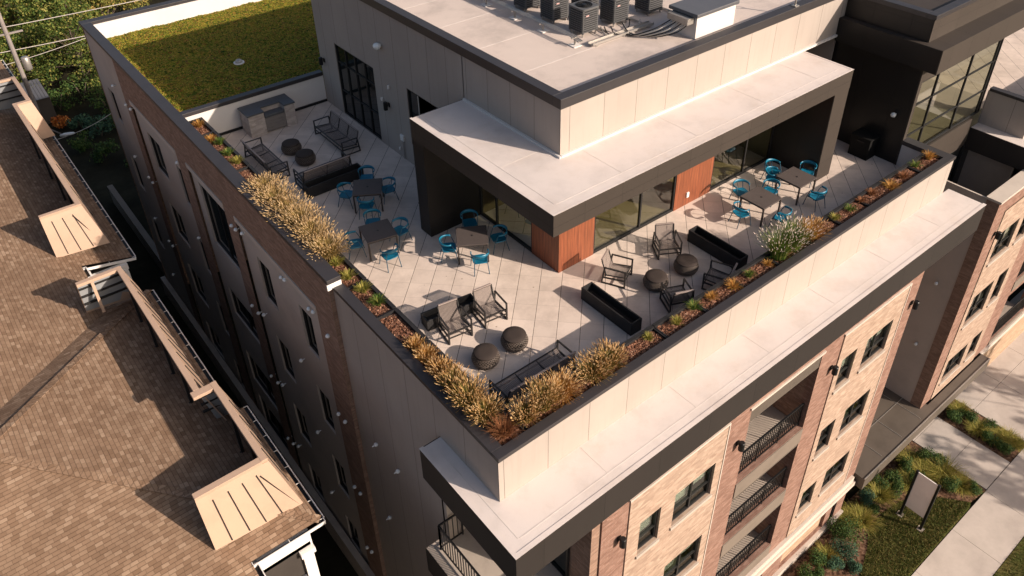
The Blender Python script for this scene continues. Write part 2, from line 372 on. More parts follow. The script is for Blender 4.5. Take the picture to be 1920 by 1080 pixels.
# ------------------------------------------------------------------ camera, light, sky
cam = bpy.data.cameras.new('camera'); co = bpy.data.objects.new('camera', cam); COL.objects.link(co)
yw, pt, rl = -0.68106855, 0.96832612, -0.00820241
Rm = Matrix.Rotation(yw,3,'Z') @ Matrix.Rotation(pt,3,'X') @ Matrix.Rotation(rl,3,'Z')
co.matrix_world = Matrix.Translation((0,0,15.8)) @ Rm.to_4x4()
cam.sensor_width = 36; cam.lens = 36*1515.86/1920; cam.shift_x = (960-991.5)/1920; cam.shift_y = (385.6-540)/1920
cam.clip_end = 2000; cam.clip_start = .1; S.camera = co
sun = bpy.data.lights.new('sun','SUN'); sun.energy = 4.7; sun.angle = rad(.5); sun.color = (1,.85,.715)
so = bpy.data.objects.new('sun', sun); COL.objects.link(so)
sv = Vector((.955,-1.86,1.0)); so.rotation_euler = sv.to_track_quat('Z','Y').to_euler(); so.location = (30,-40,40)
W = bpy.data.worlds.new('World'); S.world = W; W.use_nodes = True
sky = W.node_tree.nodes.new('ShaderNodeTexSky'); sky.sky_type = 'NISHITA'; sky.sun_disc = False
sky.sun_elevation = math.asin(1/sv.length); sky.sun_rotation = math.atan2(sv.x, sv.y); sky.altitude = 100; sky.air_density = 1; sky.dust_density = 4.5
bg = W.node_tree.nodes['Background']; bg.inputs[1].default_value = .085; W.node_tree.links.new(sky.outputs[0], bg.inputs[0])
S.view_settings.view_transform = 'Standard'; S.view_settings.look = 'None'; S.view_settings.exposure = .53; S.view_settings.gamma = 1

G = -15.4
# ------------------------------------------------------------------ vegetation meshes
def blades(mb, n, h, r, seed, wid=.016, lean=.55, base=.35, segs=3):
    R = random.Random(seed); tips = []
    for i in range(n):
        a = R.uniform(0,2*pi); b = sqrt(R.random())*r*base; x,y = b*cos(a), b*sin(a)
        a2 = a + R.gauss(0,.5); ln = h*R.uniform(.55,1.05); out = r*R.uniform(.15,1.0)*lean/.55
        side = Vector((-sin(a2),cos(a2),0)); w = wid*R.uniform(.7,1.3)
        vs=[]
        for k in range(segs+1):
            t_ = k/segs; d = out*t_**1.8; z = ln*(t_ - .28*t_**2.6*min(1,out/max(h,.01)*1.2))
            p = Vector((x+cos(a2)*d, y+sin(a2)*d, z)); ww = w*(1-t_*.8)
            vs += [p-side*ww/2, p+side*ww/2]
        mb.add(vs, [(2*k,2*k+1,2*k+3,2*k+2) for k in range(segs)])
        tips.append((Vector(vs[-1]), (Vector(vs[-1])-Vector(vs[-3])).normalized()))
    return tips
def plume(mb, p, d, L, w):
    a = d.cross(Vector((0,0,1)));
    if a.length<.01: a=Vector((1,0,0))
    a.normalize(); b = a.cross(d)
    m1 = p + d*L*.3
    mb.add([p, m1+a*w, m1+b*w, m1-a*w, m1-b*w, p+d*L], [(0,1,2),(0,2,3),(0,3,4),(0,4,1),(5,2,1),(5,3,2),(5,4,3),(5,1,4)])
def leaf_blob(mb, c, r, n, size, R, flat=1.0):
    for i in range(n):
        v = Vector((R.gauss(0,1),R.gauss(0,1),R.gauss(0,1))).normalized()*(R.random()**.4)
        p = Vector(c) + Vector((v.x*r, v.y*r, v.z*r*flat))
        nn = (v+Vector((R.uniform(-.8,.8),R.uniform(-.8,.8),R.uniform(-.2,1)))).normalized()
        a = nn.orthogonal().normalized(); a = Matrix.Rotation(R.uniform(0,6.28),3,nn)@a; b = nn.cross(a); s = size*R.uniform(.6,1.35)
        mb.add([p-a*s*.5, p+b*s*.3, p+a*s*.5, p-b*s*.3], [(0,1,2,3)])

# ------------------------------------------------------------------ ground (setting)
def sheet(name, pts, z, m, kind='structure'):
    mb = MB(); mb.poly([(x,y,z) for x,y in pts]); return link(name, mb, m, kind=kind)
sheet('ground', [(-400,-400),(500,-400),(500,700),(-400,700)], G-.1, EARTH)
def slabs(name, x0,x1,y0,y1,nx,ny):
    mb=MB(); dx=(x1-x0)/nx; dy=(y1-y0)/ny
    for i in range(nx):
        for j in range(ny):
            mb.box(x0+i*dx+.007,x0+(i+1)*dx-.007,y0+j*dy+.007,y0+(j+1)*dy-.007,G-.12,G)
    return link(name, mb, WALK, kind='structure')
slabs('sidewalk', 9.0, 60.0, 2.56, 4.66, 17, 1)
slabs('entry_path', 30.1, 32.4, 4.68, 9.9, 1, 3)
slabs('plaza_paving', 34.15, 60, 4.68, 9.9, 9, 2)
sheet('flower_bed', [(12,8.3),(12,6.0),(17,5.6),(20.5,5.75),(22.1,6.0),(23.3,6.42),(24.1,6.85),(25.4,7.0),(26.6,6.8),(27.7,6.3),(28.9,4.8),(29.9,4.69),(30.08,4.69),(30.08,8.3)], G-.02, SOIL)
sheet('flower_bed', [(32.42,4.69),(34.13,4.69),(34.13,8.3),(32.42,8.3)], G-.02, SOIL)
sheet('road', [(-400,-12),(500,-12),(500,-4),(-400,-4)], G-.06, mottled('asphalt',[(.3,(.035,.035,.037)),(.7,(.065,.063,.062))],3))
R = random.Random(5)
lawn_a = [(12,6.0),(17,5.6),(20.5,5.75),(22.1,6.0),(23.3,6.42),(24.1,6.85),(25.4,7.0),(26.6,6.8),(27.7,6.3),(28.9,4.8),(28.6,4.69),(12,4.69)]
def inside(p, poly):
    x,y=p; c=False; n=len(poly)
    for i in range(n):
        a=poly[i]; b=poly[i-1]
        if (a[1]>y)!=(b[1]>y) and x < (b[0]-a[0])*(y-a[1])/(b[1]-a[1])+a[0]: c = not c
    return c
mb = MB(); mb.poly([(x,y,G-.01) for x,y in lawn_a]); mb.poly([(x,y,G-.01) for x,y in ((9,-3),(60,-3),(60,2.54),(9,2.54))]); mb.cur = 1
k=0
while k < 26000:
    if R.random()<.7: p=(R.uniform(17,29),R.uniform(4.7,7.0)); ok=inside(p,lawn_a)
    else: p=(R.uniform(22,34),R.uniform(.2,2.52)); ok=True
    if not ok: continue
    k+=1; a=R.uniform(0,6.28); h=R.uniform(.05,.11); w=.016; dx,dy=cos(a)*w,sin(a)*w; lx,ly=R.gauss(0,.035),R.gauss(0,.035)
    mb.add([(p[0]-dx,p[1]-dy,G),(p[0]+dx,p[1]+dy,G),(p[0]+lx,p[1]+ly,G+h)],[(0,1,2)])
o = link('lawn', mb, [LAWN, L_GRASS], kind='stuff'); tag(o,'short autumn grass between the flower bed and the concrete sidewalk','grass')
# ------------------------------------------------------------------ main building
B = thing('apartment_building', 'four storey brick and beige apartment building with a furnished roof terrace', 'building', (16,12,G))
def bp(name, mb, m, **k): return link(name, mb, m, B, **k)
def win(ax, c, u0,u1,z0,z1, nx=(), nz=(), glassm=None, blind=0, fw=.06, d=.10, sill=None, parent=None, name='window', framem=None, room=True):
    gm = glassm or GLASSCLR
    f = MB()
    wbox(f,ax,c,u0,u0+fw,d-.05,d+.03,z0,z1); wbox(f,ax,c,u1-fw,u1,d-.05,d+.03,z0,z1)
    wbox(f,ax,c,u0+fw,u1-fw,d-.05,d+.03,z0,z0+fw); wbox(f,ax,c,u0+fw,u1-fw,d-.05,d+.03,z1-fw,z1)
    for x in nx: wbox(f,ax,c,x-fw*.5,x+fw*.5,d-.045,d+.028,z0+fw,z1-fw)
    for z in nz: wbox(f,ax,c,u0+fw,u1-fw,d-.04,d+.026,z-fw*.35,z+fw*.35)
    w = link(name, f, framem or DKMETAL, parent or B)
    p = MB(); p.poly([P(ax,c,u0+fw,d,z0+fw),P(ax,c,u1-fw,d,z0+fw),P(ax,c,u1-fw,d,z1-fw),P(ax,c,u0+fw,d,z1-fw)]); link('pane', p, gm, w)
    if blind:
        q = MB()
        edges = [u0]+list(nx)+[u1]
        for i in range(len(edges)-1):
            hh = z1-(z1-z0)*blind*(1 if i%2==0 else .82)
            a,b = edges[i]+fw*.8, edges[i+1]-fw*.8
            n=max(2,int((z1-hh)/.05))
            for k in range(n): 
                za=z1-(z1-hh)*(k+1)/n; zb=z1-(z1-hh)*k/n
                q.poly([P(ax,c,a,d+.10,za),P(ax,c,b,d+.10,za),P(ax,c,b,d+.085,zb),P(ax,c,a,d+.085,zb)])
        link('blind', q, BLIND, w)
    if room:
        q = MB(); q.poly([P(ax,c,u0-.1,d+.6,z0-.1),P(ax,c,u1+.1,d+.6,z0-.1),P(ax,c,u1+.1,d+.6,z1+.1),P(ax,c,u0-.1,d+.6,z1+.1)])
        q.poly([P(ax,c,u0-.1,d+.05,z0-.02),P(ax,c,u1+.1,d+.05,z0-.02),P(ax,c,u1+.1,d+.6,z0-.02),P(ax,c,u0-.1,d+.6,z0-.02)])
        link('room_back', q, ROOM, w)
    if sill:
        s = MB(); wbox(s,ax,c,u0-.05,u1+.05,-.05,d-.06,z0-.13,z0-.012); link('sill', s, sill, w)
    return w

# --- facade facing the street, west block (plane y = 8.2)
Y = 8.2
rowsz = [(-4.72,-3.28),(-8.18,-6.72),(-11.55,-10.2)]
A = [(10.33,11.14),(11.71,13.39)]; Bw = [(19.68,20.55),(21.17,22.76)]
ops = [(14.78,18.25,-5.5,-2.08),(14.78,18.25,-8.72,-6.28),(14.78,18.25,-12.06,-9.5)]
mb = MB()
wall(mb,'y',Y,8.9,9.86,-13.1,-.56); wall(mb,'y',Y,13.72,19.38,-13.1,-.56,[(o[0],o[1],o[2],o[3]) for o in ops],.3); wall(mb,'y',Y,23.26,24.15,-13.1,-.56)
wall(mb,'y',Y,9.86,13.72,-1.92,-.56); wall(mb,'y',Y,19.38,23.26,-2.02,-.56)
mb.poly([(24.15,8.2,-13.1),(24.15,11.2,-13.1),(24.15,11.2,-.56),(24.15,8.2,-.56)])
mb.poly([(8.9,11.2,-13.1),(8.9,8.2,-13.1),(8.9,8.2,-.56),(8.9,11.2,-.56)])
bp('brick_wall', mb, BRICKR)
for (a,b,top,ws) in ((9.86,13.72,-1.92,A),(19.38,23.26,-2.02,Bw)):
    mb = MB(); wall(mb,'y',Y-.035,a,b,-12.75,top,[(u0,u1,z0,z1) for u0,u1 in ws for z0,z1 in rowsz],.17)
    wbox(mb,'y',Y-.035,a,a+.004,0,.035,-12.75,top); wbox(mb,'y',Y-.035,b-.004,b,.001,.035,-12.75,top)
    bp('brick_panel', mb, BRICKL)
    tr = MB(); wbox(tr,'y',Y,a-.03,b+.03,-.06,.0,top,top+.07); wbox(tr,'y',Y,b,b+.04,-.055,0,-12.75,top-.002)
    bp('stone_trim', tr, STONE)
    for i,(u0,u1) in enumerate(ws):
        for j,(z0,z1) in enumerate(rowsz):
            w=u1-u0
            if w>1.2: nx=[u0+w*.5]; 
            else: nx=[]
            win('y',Y-.035,u0,u1,z0,z1,nx,[z0+(z1-z0)*.36],blind=random.choice((.62,.55,.66,.5)) if (a<12 or random.random()<.6) else .25,sill=CONC,d=.14,fw=.065)
# balconies in the brick front
for k,o in enumerate(ops):
    fz = o[2]
    s = MB(); s.box(o[0]-.0,o[1]+.0,8.24,10.4,fz-.25,fz-.003); bl = bp('balcony', s, CONC)
    s = MB(); wbox(s,'y',Y,o[0]+.004,o[1]-.004,-.03,.3,fz-.72 if k<2 else fz-.6,fz-.02); link('slab_edge', s, SLAB, bl)
    s = MB(); s.box(o[0],o[1],10.4,10.44,fz,o[3]+.3); link('back_wall', s, BRICKD, bl)
    s = MB(); s.box(o[0]-.05,o[0]-.002,8.5,10.4,fz,o[3]+.3); link('side_wall', s, BRICKD, bl); s = MB(); s.box(o[1]+.002,o[1]+.05,8.5,10.4,fz,o[3]+.3); link('side_wall', s, BRICKD, bl)
    s = MB(); s.box(o[0],o[1],8.5,10.4,o[3]+.26,o[3]+.3); link('ceiling', s, CONC, bl)
    s = MB(); wbox(s,'y',Y,o[0]+.004,o[1]-.004,.02,.3,o[3]-(.62 if k==0 else .15),o[3]-.002); link('header_beam', s, HEAD, bl)
    win('y',10.36,o[0]+1.0,o[0]+2.8,fz+.02,fz+2.15,[o[0]+1.9],[],glassm=GLASSDK,parent=bl,name='patio_door',d=.0,room=False)
    r = MB(); r.bar((o[0]+.04,8.37,fz+1.05),(o[1]-.04,8.37,fz+1.05),.055,.05); r.bar((o[0]+.04,8.37,fz+.1),(o[1]-.04,8.37,fz+.1),.04,.04)
    n=30
    for i in range(n+1):
        x=o[0]+.05+(o[1]-o[0]-.1)*i/n; e=.04 if i%10==0 else .024
        r.bar((x,8.37,fz+(0 if i%10==0 else .1)),(x,8.37,fz+1.04),e,e)
    link('railing', r, BLACK, bl)
mb = MB(); wbox(mb,'y',Y,14.7,18.33,-.05,.02,-2.08,-2.0); bp('stone_trim', mb, STONE)
# ground storey of the west block
mb = MB(); wbox(mb,'y',Y,8.9,23.95,-.13,.3,-13.1,-12.78); wbox(mb,'y',Y,8.9,24.05,-.2,.3,-13.32,-13.1); bp('stone_band', mb, STONE)
mb = MB(); wall(mb,'y',Y-.02,8.9,23.95,G-.1,-13.32,[(19.5,22.5,-15.0,-13.6),(22.95,23.3,-15.35,-13.55),(14.9,18.2,-15.0,-13.6)],.12); mb.box(23.9,23.95,8.2,11,G,-13.32); bp('base_wall', mb, BRICKR)
mb = MB()
for a,b in ((19.5,22.5),(14.9,18.2)): mb.poly([P('y',Y+.1,a,0,-15.0),P('y',Y+.1,b,0,-15.0),P('y',Y+.1,b,0,-13.6),P('y',Y+.1,a,0,-13.6)])
bp('base_panel', mb, BRICKT)
mb = MB(); wbox(mb,'y',Y,8.9,23.95,-.16,.0,G,-15.08); bp('stone_plinth', mb, STONE)
win('y',Y-.02,22.95,23.3,-15.35,-13.55,[],[],glassm=GLASSDK,name='side_door',room=False)

# --- corner balcony
fz=-5.1
cb = MB(); cb.prism([(6.1,7.95),(8.9,7.95),(8.9,12.25),(6.1,12.25)], fz-.35, fz); cbo = bp('balcony', cb, CONC)
s = MB(); s.box(6.08,6.098,7.93,12.27,fz-1.1,fz-.03); s.box(6.1,8.88,7.93,7.948,fz-1.1,fz-.03); link('slab_edge', s, FASCIA, cbo)
s = MB(); s.box(8.6,8.898,8.25,12.1,fz,-1.65); link('back_wall', s, BRICKD, cbo)
s = MB(); s.box(6.76,8.9,12.05,12.2,fz,-.6); link('side_wall', s, PLAIN, cbo)
r = MB()
def rail(mb, p, q, n, h=1.1, close=True):
    p=Vector(p); q=Vector(q); up=Vector((0,0,1))
    mb.bar(p+up*h,q+up*h,.05,.045); mb.bar(p+up*.1,q+up*.1,.035,.035)
    for i in range(n+1):
        a=p.lerp(q,i/n); e=.045 if i in (0,n) else .024
        mb.bar(a+up*(0 if i in (0,n) else .1),a+up*(h-.01),e,e)
rail(r,(6.4,11.95,fz),(7.15,11.95,fz),5); rail(r,(6.4,11.95,fz),(6.4,8.15,fz),30); rail(r,(6.4,8.15,fz),(8.5,8.15,fz),15)
link('railing', r, BLACK, cbo)
s = MB(); s.box(6.45,8.9,8.3,8.62,-2.1,-1.74); link('header_beam', s, CONC, cbo)
win('x',8.58,9.0,11.2,fz+.02,fz+2.2,[10.1],[],glassm=GLASSDK,parent=cbo,name='patio_door',d=-.02,room=False)

# --- side facade facing the alley (plane x = 6.62)
X=6.62
rz=[(-3.55,-1.65),(-7.25,-5.4),(-11.0,-9.1),(-14.62,-12.9)]
def sidewin(y0,y1,rows=rz):
    for z0,z1 in rows: win('x',X+.05,y0,y1,z0,z1,[],[],glassm=GLASSDK,room=False,d=.12,fw=.05)
wins=[(22.4,23.42),(19.25,20.15),(33.42,35.1),(30.62,31.42)]; bay=[(25.62,28.55)]
bz=[(-4.0,-1.1),(-7.85,-6.3),(-11.9,-10.1),(-14.9,-12.9)]
mb=MB(); wall(mb,'x',6.58,17.12,37.12,-.5,1.22)
for a,b in ((17.12,18.38),(24.56,25.6),(29.25,30.42),(36.16,37.12)): wall(mb,'x',6.58,a,b,G-.8,-.5)
mb.poly([(6.58,17.12,G-.8),(6.9,17.12,G-.8),(6.9,17.12,1.22),(6.58,17.12,1.22)])
mb.poly([(6.58,37.12,G-.8),(6.7,37.12,G-.8),(6.7,37.12,1.22),(6.58,37.12,1.22)][::-1])
bp('brick_wall', mb, BRICKD)
mb=MB()
wall(mb,'x',X+.05,18.38,24.56,G-.8,-.5,[(a,b,z0,z1) for a,b in wins[:2] for z0,z1 in rz],.2)
wall(mb,'x',X+.05,30.42,36.16,G-.8,-.5,[(a,b,z0,z1) for a,b in wins[2:] for z0,z1 in rz],.2)
wall(mb,'x',X+.05,25.6,29.25,G-.8,-.5,[(bay[0][0],bay[0][1],z0,z1) for z0,z1 in bz],.2)
farw=(39.75,40.75); fr=[(-3.36,-1.6),(-7.3,-5.45),(-11.05,-9.3)]
wall(mb,'x',X+.03,37.12,42.0,G-.8,1.22,[(farw[0],farw[1],z0,z1) for z0,z1 in fr],.2)
bp('stucco_wall', mb, PLAIN)
mb=MB()
for a,b in ((18.38,24.56),(25.6,29.25),(30.42,36.16)):
    mb.box(6.55,6.66,a+.003,b-.003,-.72,-.502)
bp('stone_trim', mb, STONE)
for w_ in wins: sidewin(*w_)
sidewin(*farw,rows=fr)
for z0,z1 in bz: win('x',X+.05,bay[0][0],bay[0][1],z0,z1,[27.0],[],glassm=GLASSDK,room=False,d=.12)
mb=MB(); wall(mb,'x',6.72,12.2,17.12,G-.8,-1.6); wall(mb,'x',6.72,9.45,17.12,-1.6,.93); bp('parapet_wall', mb, STUCCO)
mb=MB(); mb.box(6.3,6.56,17.4,42.0,G-.8,-14.25); bp('plinth', mb, CONC)
mb=MB(); wall(mb,'x',6.66,30,31,G,G+.01); mb.poly([(6.62,42.0,G-.8),(30,42.0,G-.8),(30,42.0,1.22),(6.62,42.0,1.22)]); bp('rear_wall', mb, BRICKD)
# round white dome fittings studded over the side wall
dots=[(38.63,-.74),(36.99,-1.08),(36.27,-1.0),(38.95,-4.71),(37.10,-5.01),(36.58,-5.07),(30.47,-1.08),(39.03,-8.5),(37.25,-8.95),(36.64,-8.9),(30.62,-4.94),(39.1,-12.31),(25.01,-1.16),(24.61,-1.11),(23.94,-.9),(20.84,-.91),(20.54,-.82),(18.88,-.91),(18.56,-.82),(17.75,-1.23),(25.1,-5.03),(24.51,-5.01),(23.86,-4.64),(20.77,-4.62),(25.03,-8.83),(24.32,-8.65),(23.76,-8.32),(18.19,-5.09),(17.73,-5.06),(20.78,-8.39),(25.01,-12.7),(24.39,-12.48),(23.73,-12.02),(20.78,-12.03),(18.10,-8.86),(17.66,-8.77),(18.09,-12.56),(17.69,-12.36),(15.87,-4.54),(14.58,-4.53),(15.78,-8.19)]
for y,z in dots:
    mb=MB(); mb.lathe([(.0,-.075),(.045,-.06),(.07,-.02),(.075,.0),(.07,.02),(.045,.06),(0,.075)],(6.53 if y>17 else 6.66,y,z),10)
    mb.tube([(6.53,y,z),(6.72,y,z)],.02,6); bp('dome_fitting', mb, LAMPGLASS, smooth=True)

# --- terrace parapet, copings
mb=MB(); wall(mb,'y',9.45,6.72,26.95,-.56,.93); bp('parapet_wall', mb, STUCCO)
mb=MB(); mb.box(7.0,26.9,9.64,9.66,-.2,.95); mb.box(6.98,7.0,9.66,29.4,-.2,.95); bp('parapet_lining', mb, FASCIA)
def coping(pts, m=COPING):
    mb=MB()
    for q in pts: mb.box(*q)
    bp('coping', mb, m, bevel=.008)
coping([(6.70,26.97,9.41,9.67,.93,1.05),(6.70,7.0,9.672,17.02,.93,1.05)])
coping([(6.54,6.98,17.04,41.6,1.2,1.35),(6.54,26.5,41.602,42.05,1.2,1.352)])
mb=MB(); mb.box(6.54,6.98,17.06,17.119,.98,1.199); bp('coping_end', mb, WHITEPAINT)
coping([(6.98,12.86,29.46,29.75,1.19,1.35)])
mb=MB(); mb.box(6.98,12.87,29.5,29.7,-.1,1.19); bp('dividing_wall', mb, RENDER_)
mb=MB(); mb.box(7.6,12.86,29.44,29.498,.0,.1); bp('skirting', mb, BLACK)
mb=MB(); mb.box(6.98,26.4,41.55,41.6,-.1,1.2); mb.box(6.93,6.978,29.7,41.6,-.1,1.2); bp('inner_parapet', mb, RENDER_)
# lower canopy
mb=MB(); mb.prism([(6.13,8.1),(27.38,8.1),(27.38,9.45),(6.72,9.45),(6.72,11.9),(6.13,11.9)],-.62,-.508); bp('canopy_membrane', mb, ROOFWHITE)
mb=MB(); mb.prism([(6.11,8.08),(27.4,8.08),(27.4,8.098),(6.128,8.098),(6.128,11.92),(6.11,11.92)],-1.63,-.5)
mb.box(6.13,6.72,11.902,11.92,-1.63,-.5); mb.box(27.382,27.4,8.1,9.45,-1.63,-.5); mb.poly([(6.13,8.1,-1.62),(27.38,8.1,-1.62),(27.38,9.45,-1.62),(6.13,9.45,-1.62)]); bp('canopy_fascia', mb, FASCIA)
mb=MB(); mb.box(6.1,27.41,8.07,8.2,-.5,-.496); mb.box(6.1,6.22,8.2,11.93,-.5,-.496); bp('drip_edge', mb, ROOFWHITE)

# welded laps in the membranes
LAP=dirty('membrane lap',(.63,.56,.52),.7,.08,2.0)
mb=MB(); mb.box(6.5,27.0,8.42,8.445,-.507,-.503); mb.box(6.45,6.472,8.45,11.6,-.507,-.503)
for x in (9.2,12.4,15.5,18.7,21.8,24.9): mb.box(x,x+.03,8.45,9.4,-.507,-.504)
bp('membrane_lap', mb, LAP)
mb=MB(); mb.box(11.25,23.8,12.78,12.805,4.129,4.133); mb.box(11.22,11.245,12.81,18.8,4.129,4.133)
for x in (13.6,16.7,19.9,22.6): mb.box(x,x+.03,12.81,14.38,4.129,4.132)
for y in (15.1,17.2): mb.box(11.25,12.78,y,y+.03,4.129,4.132)
bp('membrane_lap', mb, LAP)
mb=MB()
for y in (16.9,19.1,21.3,23.5,25.7): mb.box(13.2,26.4,y,y+.035,5.621,5.624)
bp('membrane_lap', mb, LAP)

# --- terrace floor
mb=MB(); mb.poly([(7.0,9.6,0),(26.58,9.6,0),(26.58,14.45,0),(12.87,14.45,0),(12.87,29.46,0),(7.0,29.46,0)]); bp('terrace_paving', mb, PAVER)
mb=MB(); mb.box(26.582,26.62,9.66,11.235,0,.88); bp('end_wall', mb, RENDER_)
mb=MB(); mb.box(26.55,26.95,9.672,11.23,.88,1.045); bp('coping', mb, COPING)

# --- penthouse
mb=MB(); wall(mb,'x',12.87,14.48,19.1,4.1,5.64); wall(mb,'x',12.87,19.06,29.46,0,5.64,[(24.95,27.97,.02,3.12),(19.3,22.65,.9,3.18)],.2); bp('penthouse_side_wall', mb, PENTSIDE)
mb=MB(); wall(mb,'y',14.48,12.87,26.58,4.1,5.64); bp('penthouse_front_wall', mb, PENT); mb=MB(); mb.box(12.88,26,29.44,29.46,0,5.64); bp('penthouse_rear_wall', mb, PENT)
mb=MB(); mb.poly([(13.1,14.7,5.62),(26.5,14.7,5.62),(26.5,29.3,5.62),(13.1,29.3,5.62)]); bp('penthouse_roof', mb, ROOFTAN)
coping([(12.81,26.55,14.42,14.75,5.64,5.94),(12.81,13.14,14.752,29.5,5.64,5.94),(13.142,26.5,29.2,29.5,5.64,5.94)])
win('x',12.87,24.95,27.97,.02,3.12,[25.7,26.45,27.2],[2.35,1.1],glassm=GLASSDK,name='glazed_door',room=False,d=.08)
win('x',12.87,19.3,22.65,.9,3.18,[20.6],[],glassm=GLASSDK,room=False,d=.08)
mb=MB(); mb.box(26.4,26.5,14.6,29.4,0,5.6); bp('penthouse_end_wall', mb, PENT)  # unseen end wall, added to stop sun passing under the roof
# upper canopy
L=[(10.89,12.45),(24.13,12.45),(24.13,14.48),(12.87,14.48),(12.87,19.08),(10.89,19.08)]
mb=MB(); mb.prism(L,4.06,4.128); bp('canopy_membrane', mb, ROOFWHITE)
mb=MB(); mb.box(12.85,26.5,14.40,14.478,4.115,4.19); mb.box(12.79,12.868,14.4,19.05,4.115,4.19); bp('flashing', mb, RENDER_)
mb=MB(); mb.box(10.87,24.15,12.43,12.449,3.45,4.13); mb.box(10.87,10.889,12.45,19.1,3.45,4.13); mb.box(24.131,24.15,12.45,14.478,0,4.13); mb.box(10.89,12.86,19.081,19.1,0,4.13)
mb.poly([(10.889,12.449,3.455),(24.13,12.449,3.455),(24.13,14.6,3.455),(12.98,14.6,3.455),(12.98,19.08,3.455),(10.889,19.08,3.455)][::-1]); bp('canopy_fascia', mb, BRONZE)
mb=MB(); mb.box(10.86,24.16,12.42,12.5,4.131,4.136); mb.box(10.86,10.94,12.501,19.11,4.131,4.136); mb.box(24.08,24.16,12.501,14.47,4.131,4.136); bp('drip_edge', mb, ROOFWHITE)
mb=MB(); mb.box(10.87,10.91,18.48,19.08,0,3.45); mb.box(10.912,12.9,18.48,18.52,0,3.452); bp('pillar', mb, DARKPANEL)
mb=MB(); mb.box(23.31,24.13,12.432,12.47,0,3.45); bp('pillar', mb, BRONZE)
mb=MB(); mb.box(23.29,23.309,12.45,14.5,0,3.45); bp('side_wall', mb, DARKPANEL)
# cedar and glass walls under the canopy
mb=MB(); mb.box(12.85,14.3,14.43,14.5,0,3.45); mb.box(12.85,12.92,14.502,15.72,0,3.45); bp('cedar_wall', mb, WOOD)
mb=MB(); mb.box(18.03,19.9,14.43,14.5,0,3.45); bp('cedar_wall', mb, WOOD)
win('y',14.45,14.3,18.03,.02,3.4,[16.4],[2.45],glassm=GLASS,name='glazed_wall',room=False,d=.05)
win('y',14.45,19.9,23.29,.02,3.4,[21.75],[2.45],glassm=GLASS,name='glazed_wall',room=False,d=.05)
win('x',12.87,15.72,18.48,.02,3.4,[17.6],[2.45],glassm=GLASS,name='glazed_wall',room=False,d=.05)
mb=MB(); mb.poly([(12.93,14.51,.015),(23.28,14.51,.015),(23.28,22,.015),(12.93,22,.015)]); bp('interior_floor', mb, TANFLOOR)
mb=MB(); mb.box(12.93,26.4,22,22.05,0,3.4); mb.box(12.95,13.0,18.53,22,0,3.4); mb.box(23.31,23.35,14.5,22,0,3.4); mb.box(18.3,18.4,16.3,22,0,3.4); bp('interior_wall', mb, INWALL)
mb=MB(); mb.poly([(12.93,14.51,3.44),(23.28,14.51,3.44),(23.28,22,3.44),(12.93,22,3.44)]); bp('interior_ceiling', mb, INWALL)
# sockets, little wall boxes and a stand-in for a sign reflection
def lamp(p, ax, s=.09):
    mb=MB(); x,y,z=p
    if ax=='y': mb.box(x-.06,x+.06,y-.04,y,z-.08,z+.08); mb.lathe([(s,-.16),(s,.14),(s*.8,.16)],(x,y-.16,z),12)
    else: mb.box(x-.04,x,y-.06,y+.06,z-.08,z+.08); mb.lathe([(s,-.16),(s,.14),(s*.8,.16)],(x-.16,y,z),12)
    bp('wall_lamp', mb, BLACK)
for x,z in ((14.36,-3.21),(19.05,-3.22),(23.95,-3.22),(9.55,-3.2)): lamp((x,Y-.0,z),'y')
lamp((30.2,8.26,-3.2),'y')
for y,z in ((29.11,2.0),(24.03,1.97)): lamp((12.87,y,z),'x',.08)
mb=MB(); mb.lathe([(.0,-.14),(.09,-.11),(.14,-.03),(.15,.03),(.10,.1),(0,.13)],(12.72,24.16,4.28),14); mb.box(12.75,12.87,24.1,24.22,4.22,4.34); bp('dome_lamp', mb, LAMPGLASS, smooth=True)
for (y,z,w,h) in ((23.88,2.75,.07,.14),(24.47,2.04,.09,.12),(23.25,.92,.22,.24),(23.5,.36,.07,.1)):
    mb=MB(); mb.box(12.8,12.868,y-w/2,y+w/2,z-h/2,z+h/2); bp('wall_box', mb, WHITEPAINT, bevel=.01)
mb=MB(); mb.tube([(12.82,23.2,.85),(12.82,23.2,.05)],.025,6); bp('conduit', mb, STEEL)
for (x,z) in ((18.66,.42),(16.9,1.92)):  # the box on the glass stands in for a sign reflected there
    mb=MB(); mb.box(x-.06,x+.06,14.38,14.428,z-.1,z+.1); bp('wall_box', mb, WHITEPAINT, bevel=.008)

# --- dark stair tower and its glazed link
mb=MB(); wall(mb,'x',26.58,11.24,14.9,0,3.96); bp('tower_wall', mb, DARKPANEL)
mb=MB(); mb.box(26.2,34.2,10.6,14.49,3.95,4.82); bp('tower_band', mb, BRONZE)
mb=MB(); mb.box(26.50,40,11.27,14.47,4.822,5.62); bp('tower_parapet', mb, BRONZE)
mb=MB(); mb.box(26.48,26.495,11.3,14.46,4.825,5.61); mb.box(26.18,26.196,10.62,14.48,3.96,4.81); bp('tower_cladding', mb, DARKPANEL)
coping([(26.45,40.05,11.22,11.55,5.62,5.78),(26.45,26.8,11.552,20,5.62,5.78)], COPING)
mb=MB(); mb.poly([(26.8,11.55,5.6),(40,11.55,5.6),(40,25,5.6),(26.8,25,5.6)]); bp('tower_roof', mb, ROOFWHITE)
mb=MB(); mb.box(26.5,40,14.5,20,4.0,5.6); mb.box(26.582,26.65,14.5,20,0,4); bp('tower_wall', mb, DARKPANEL)
mb=MB(); mb.box(26.56,26.75,11.20,11.26,0,3.95); bp('corner_post', mb, BRONZE)
win('y',11.24,26.75,32.95,.02,3.3,[28.05,30.6,32.72],[2.33,1.07],glassm=GLASS,name='glazed_wall',room=False,d=.04,framem=DKMETAL)
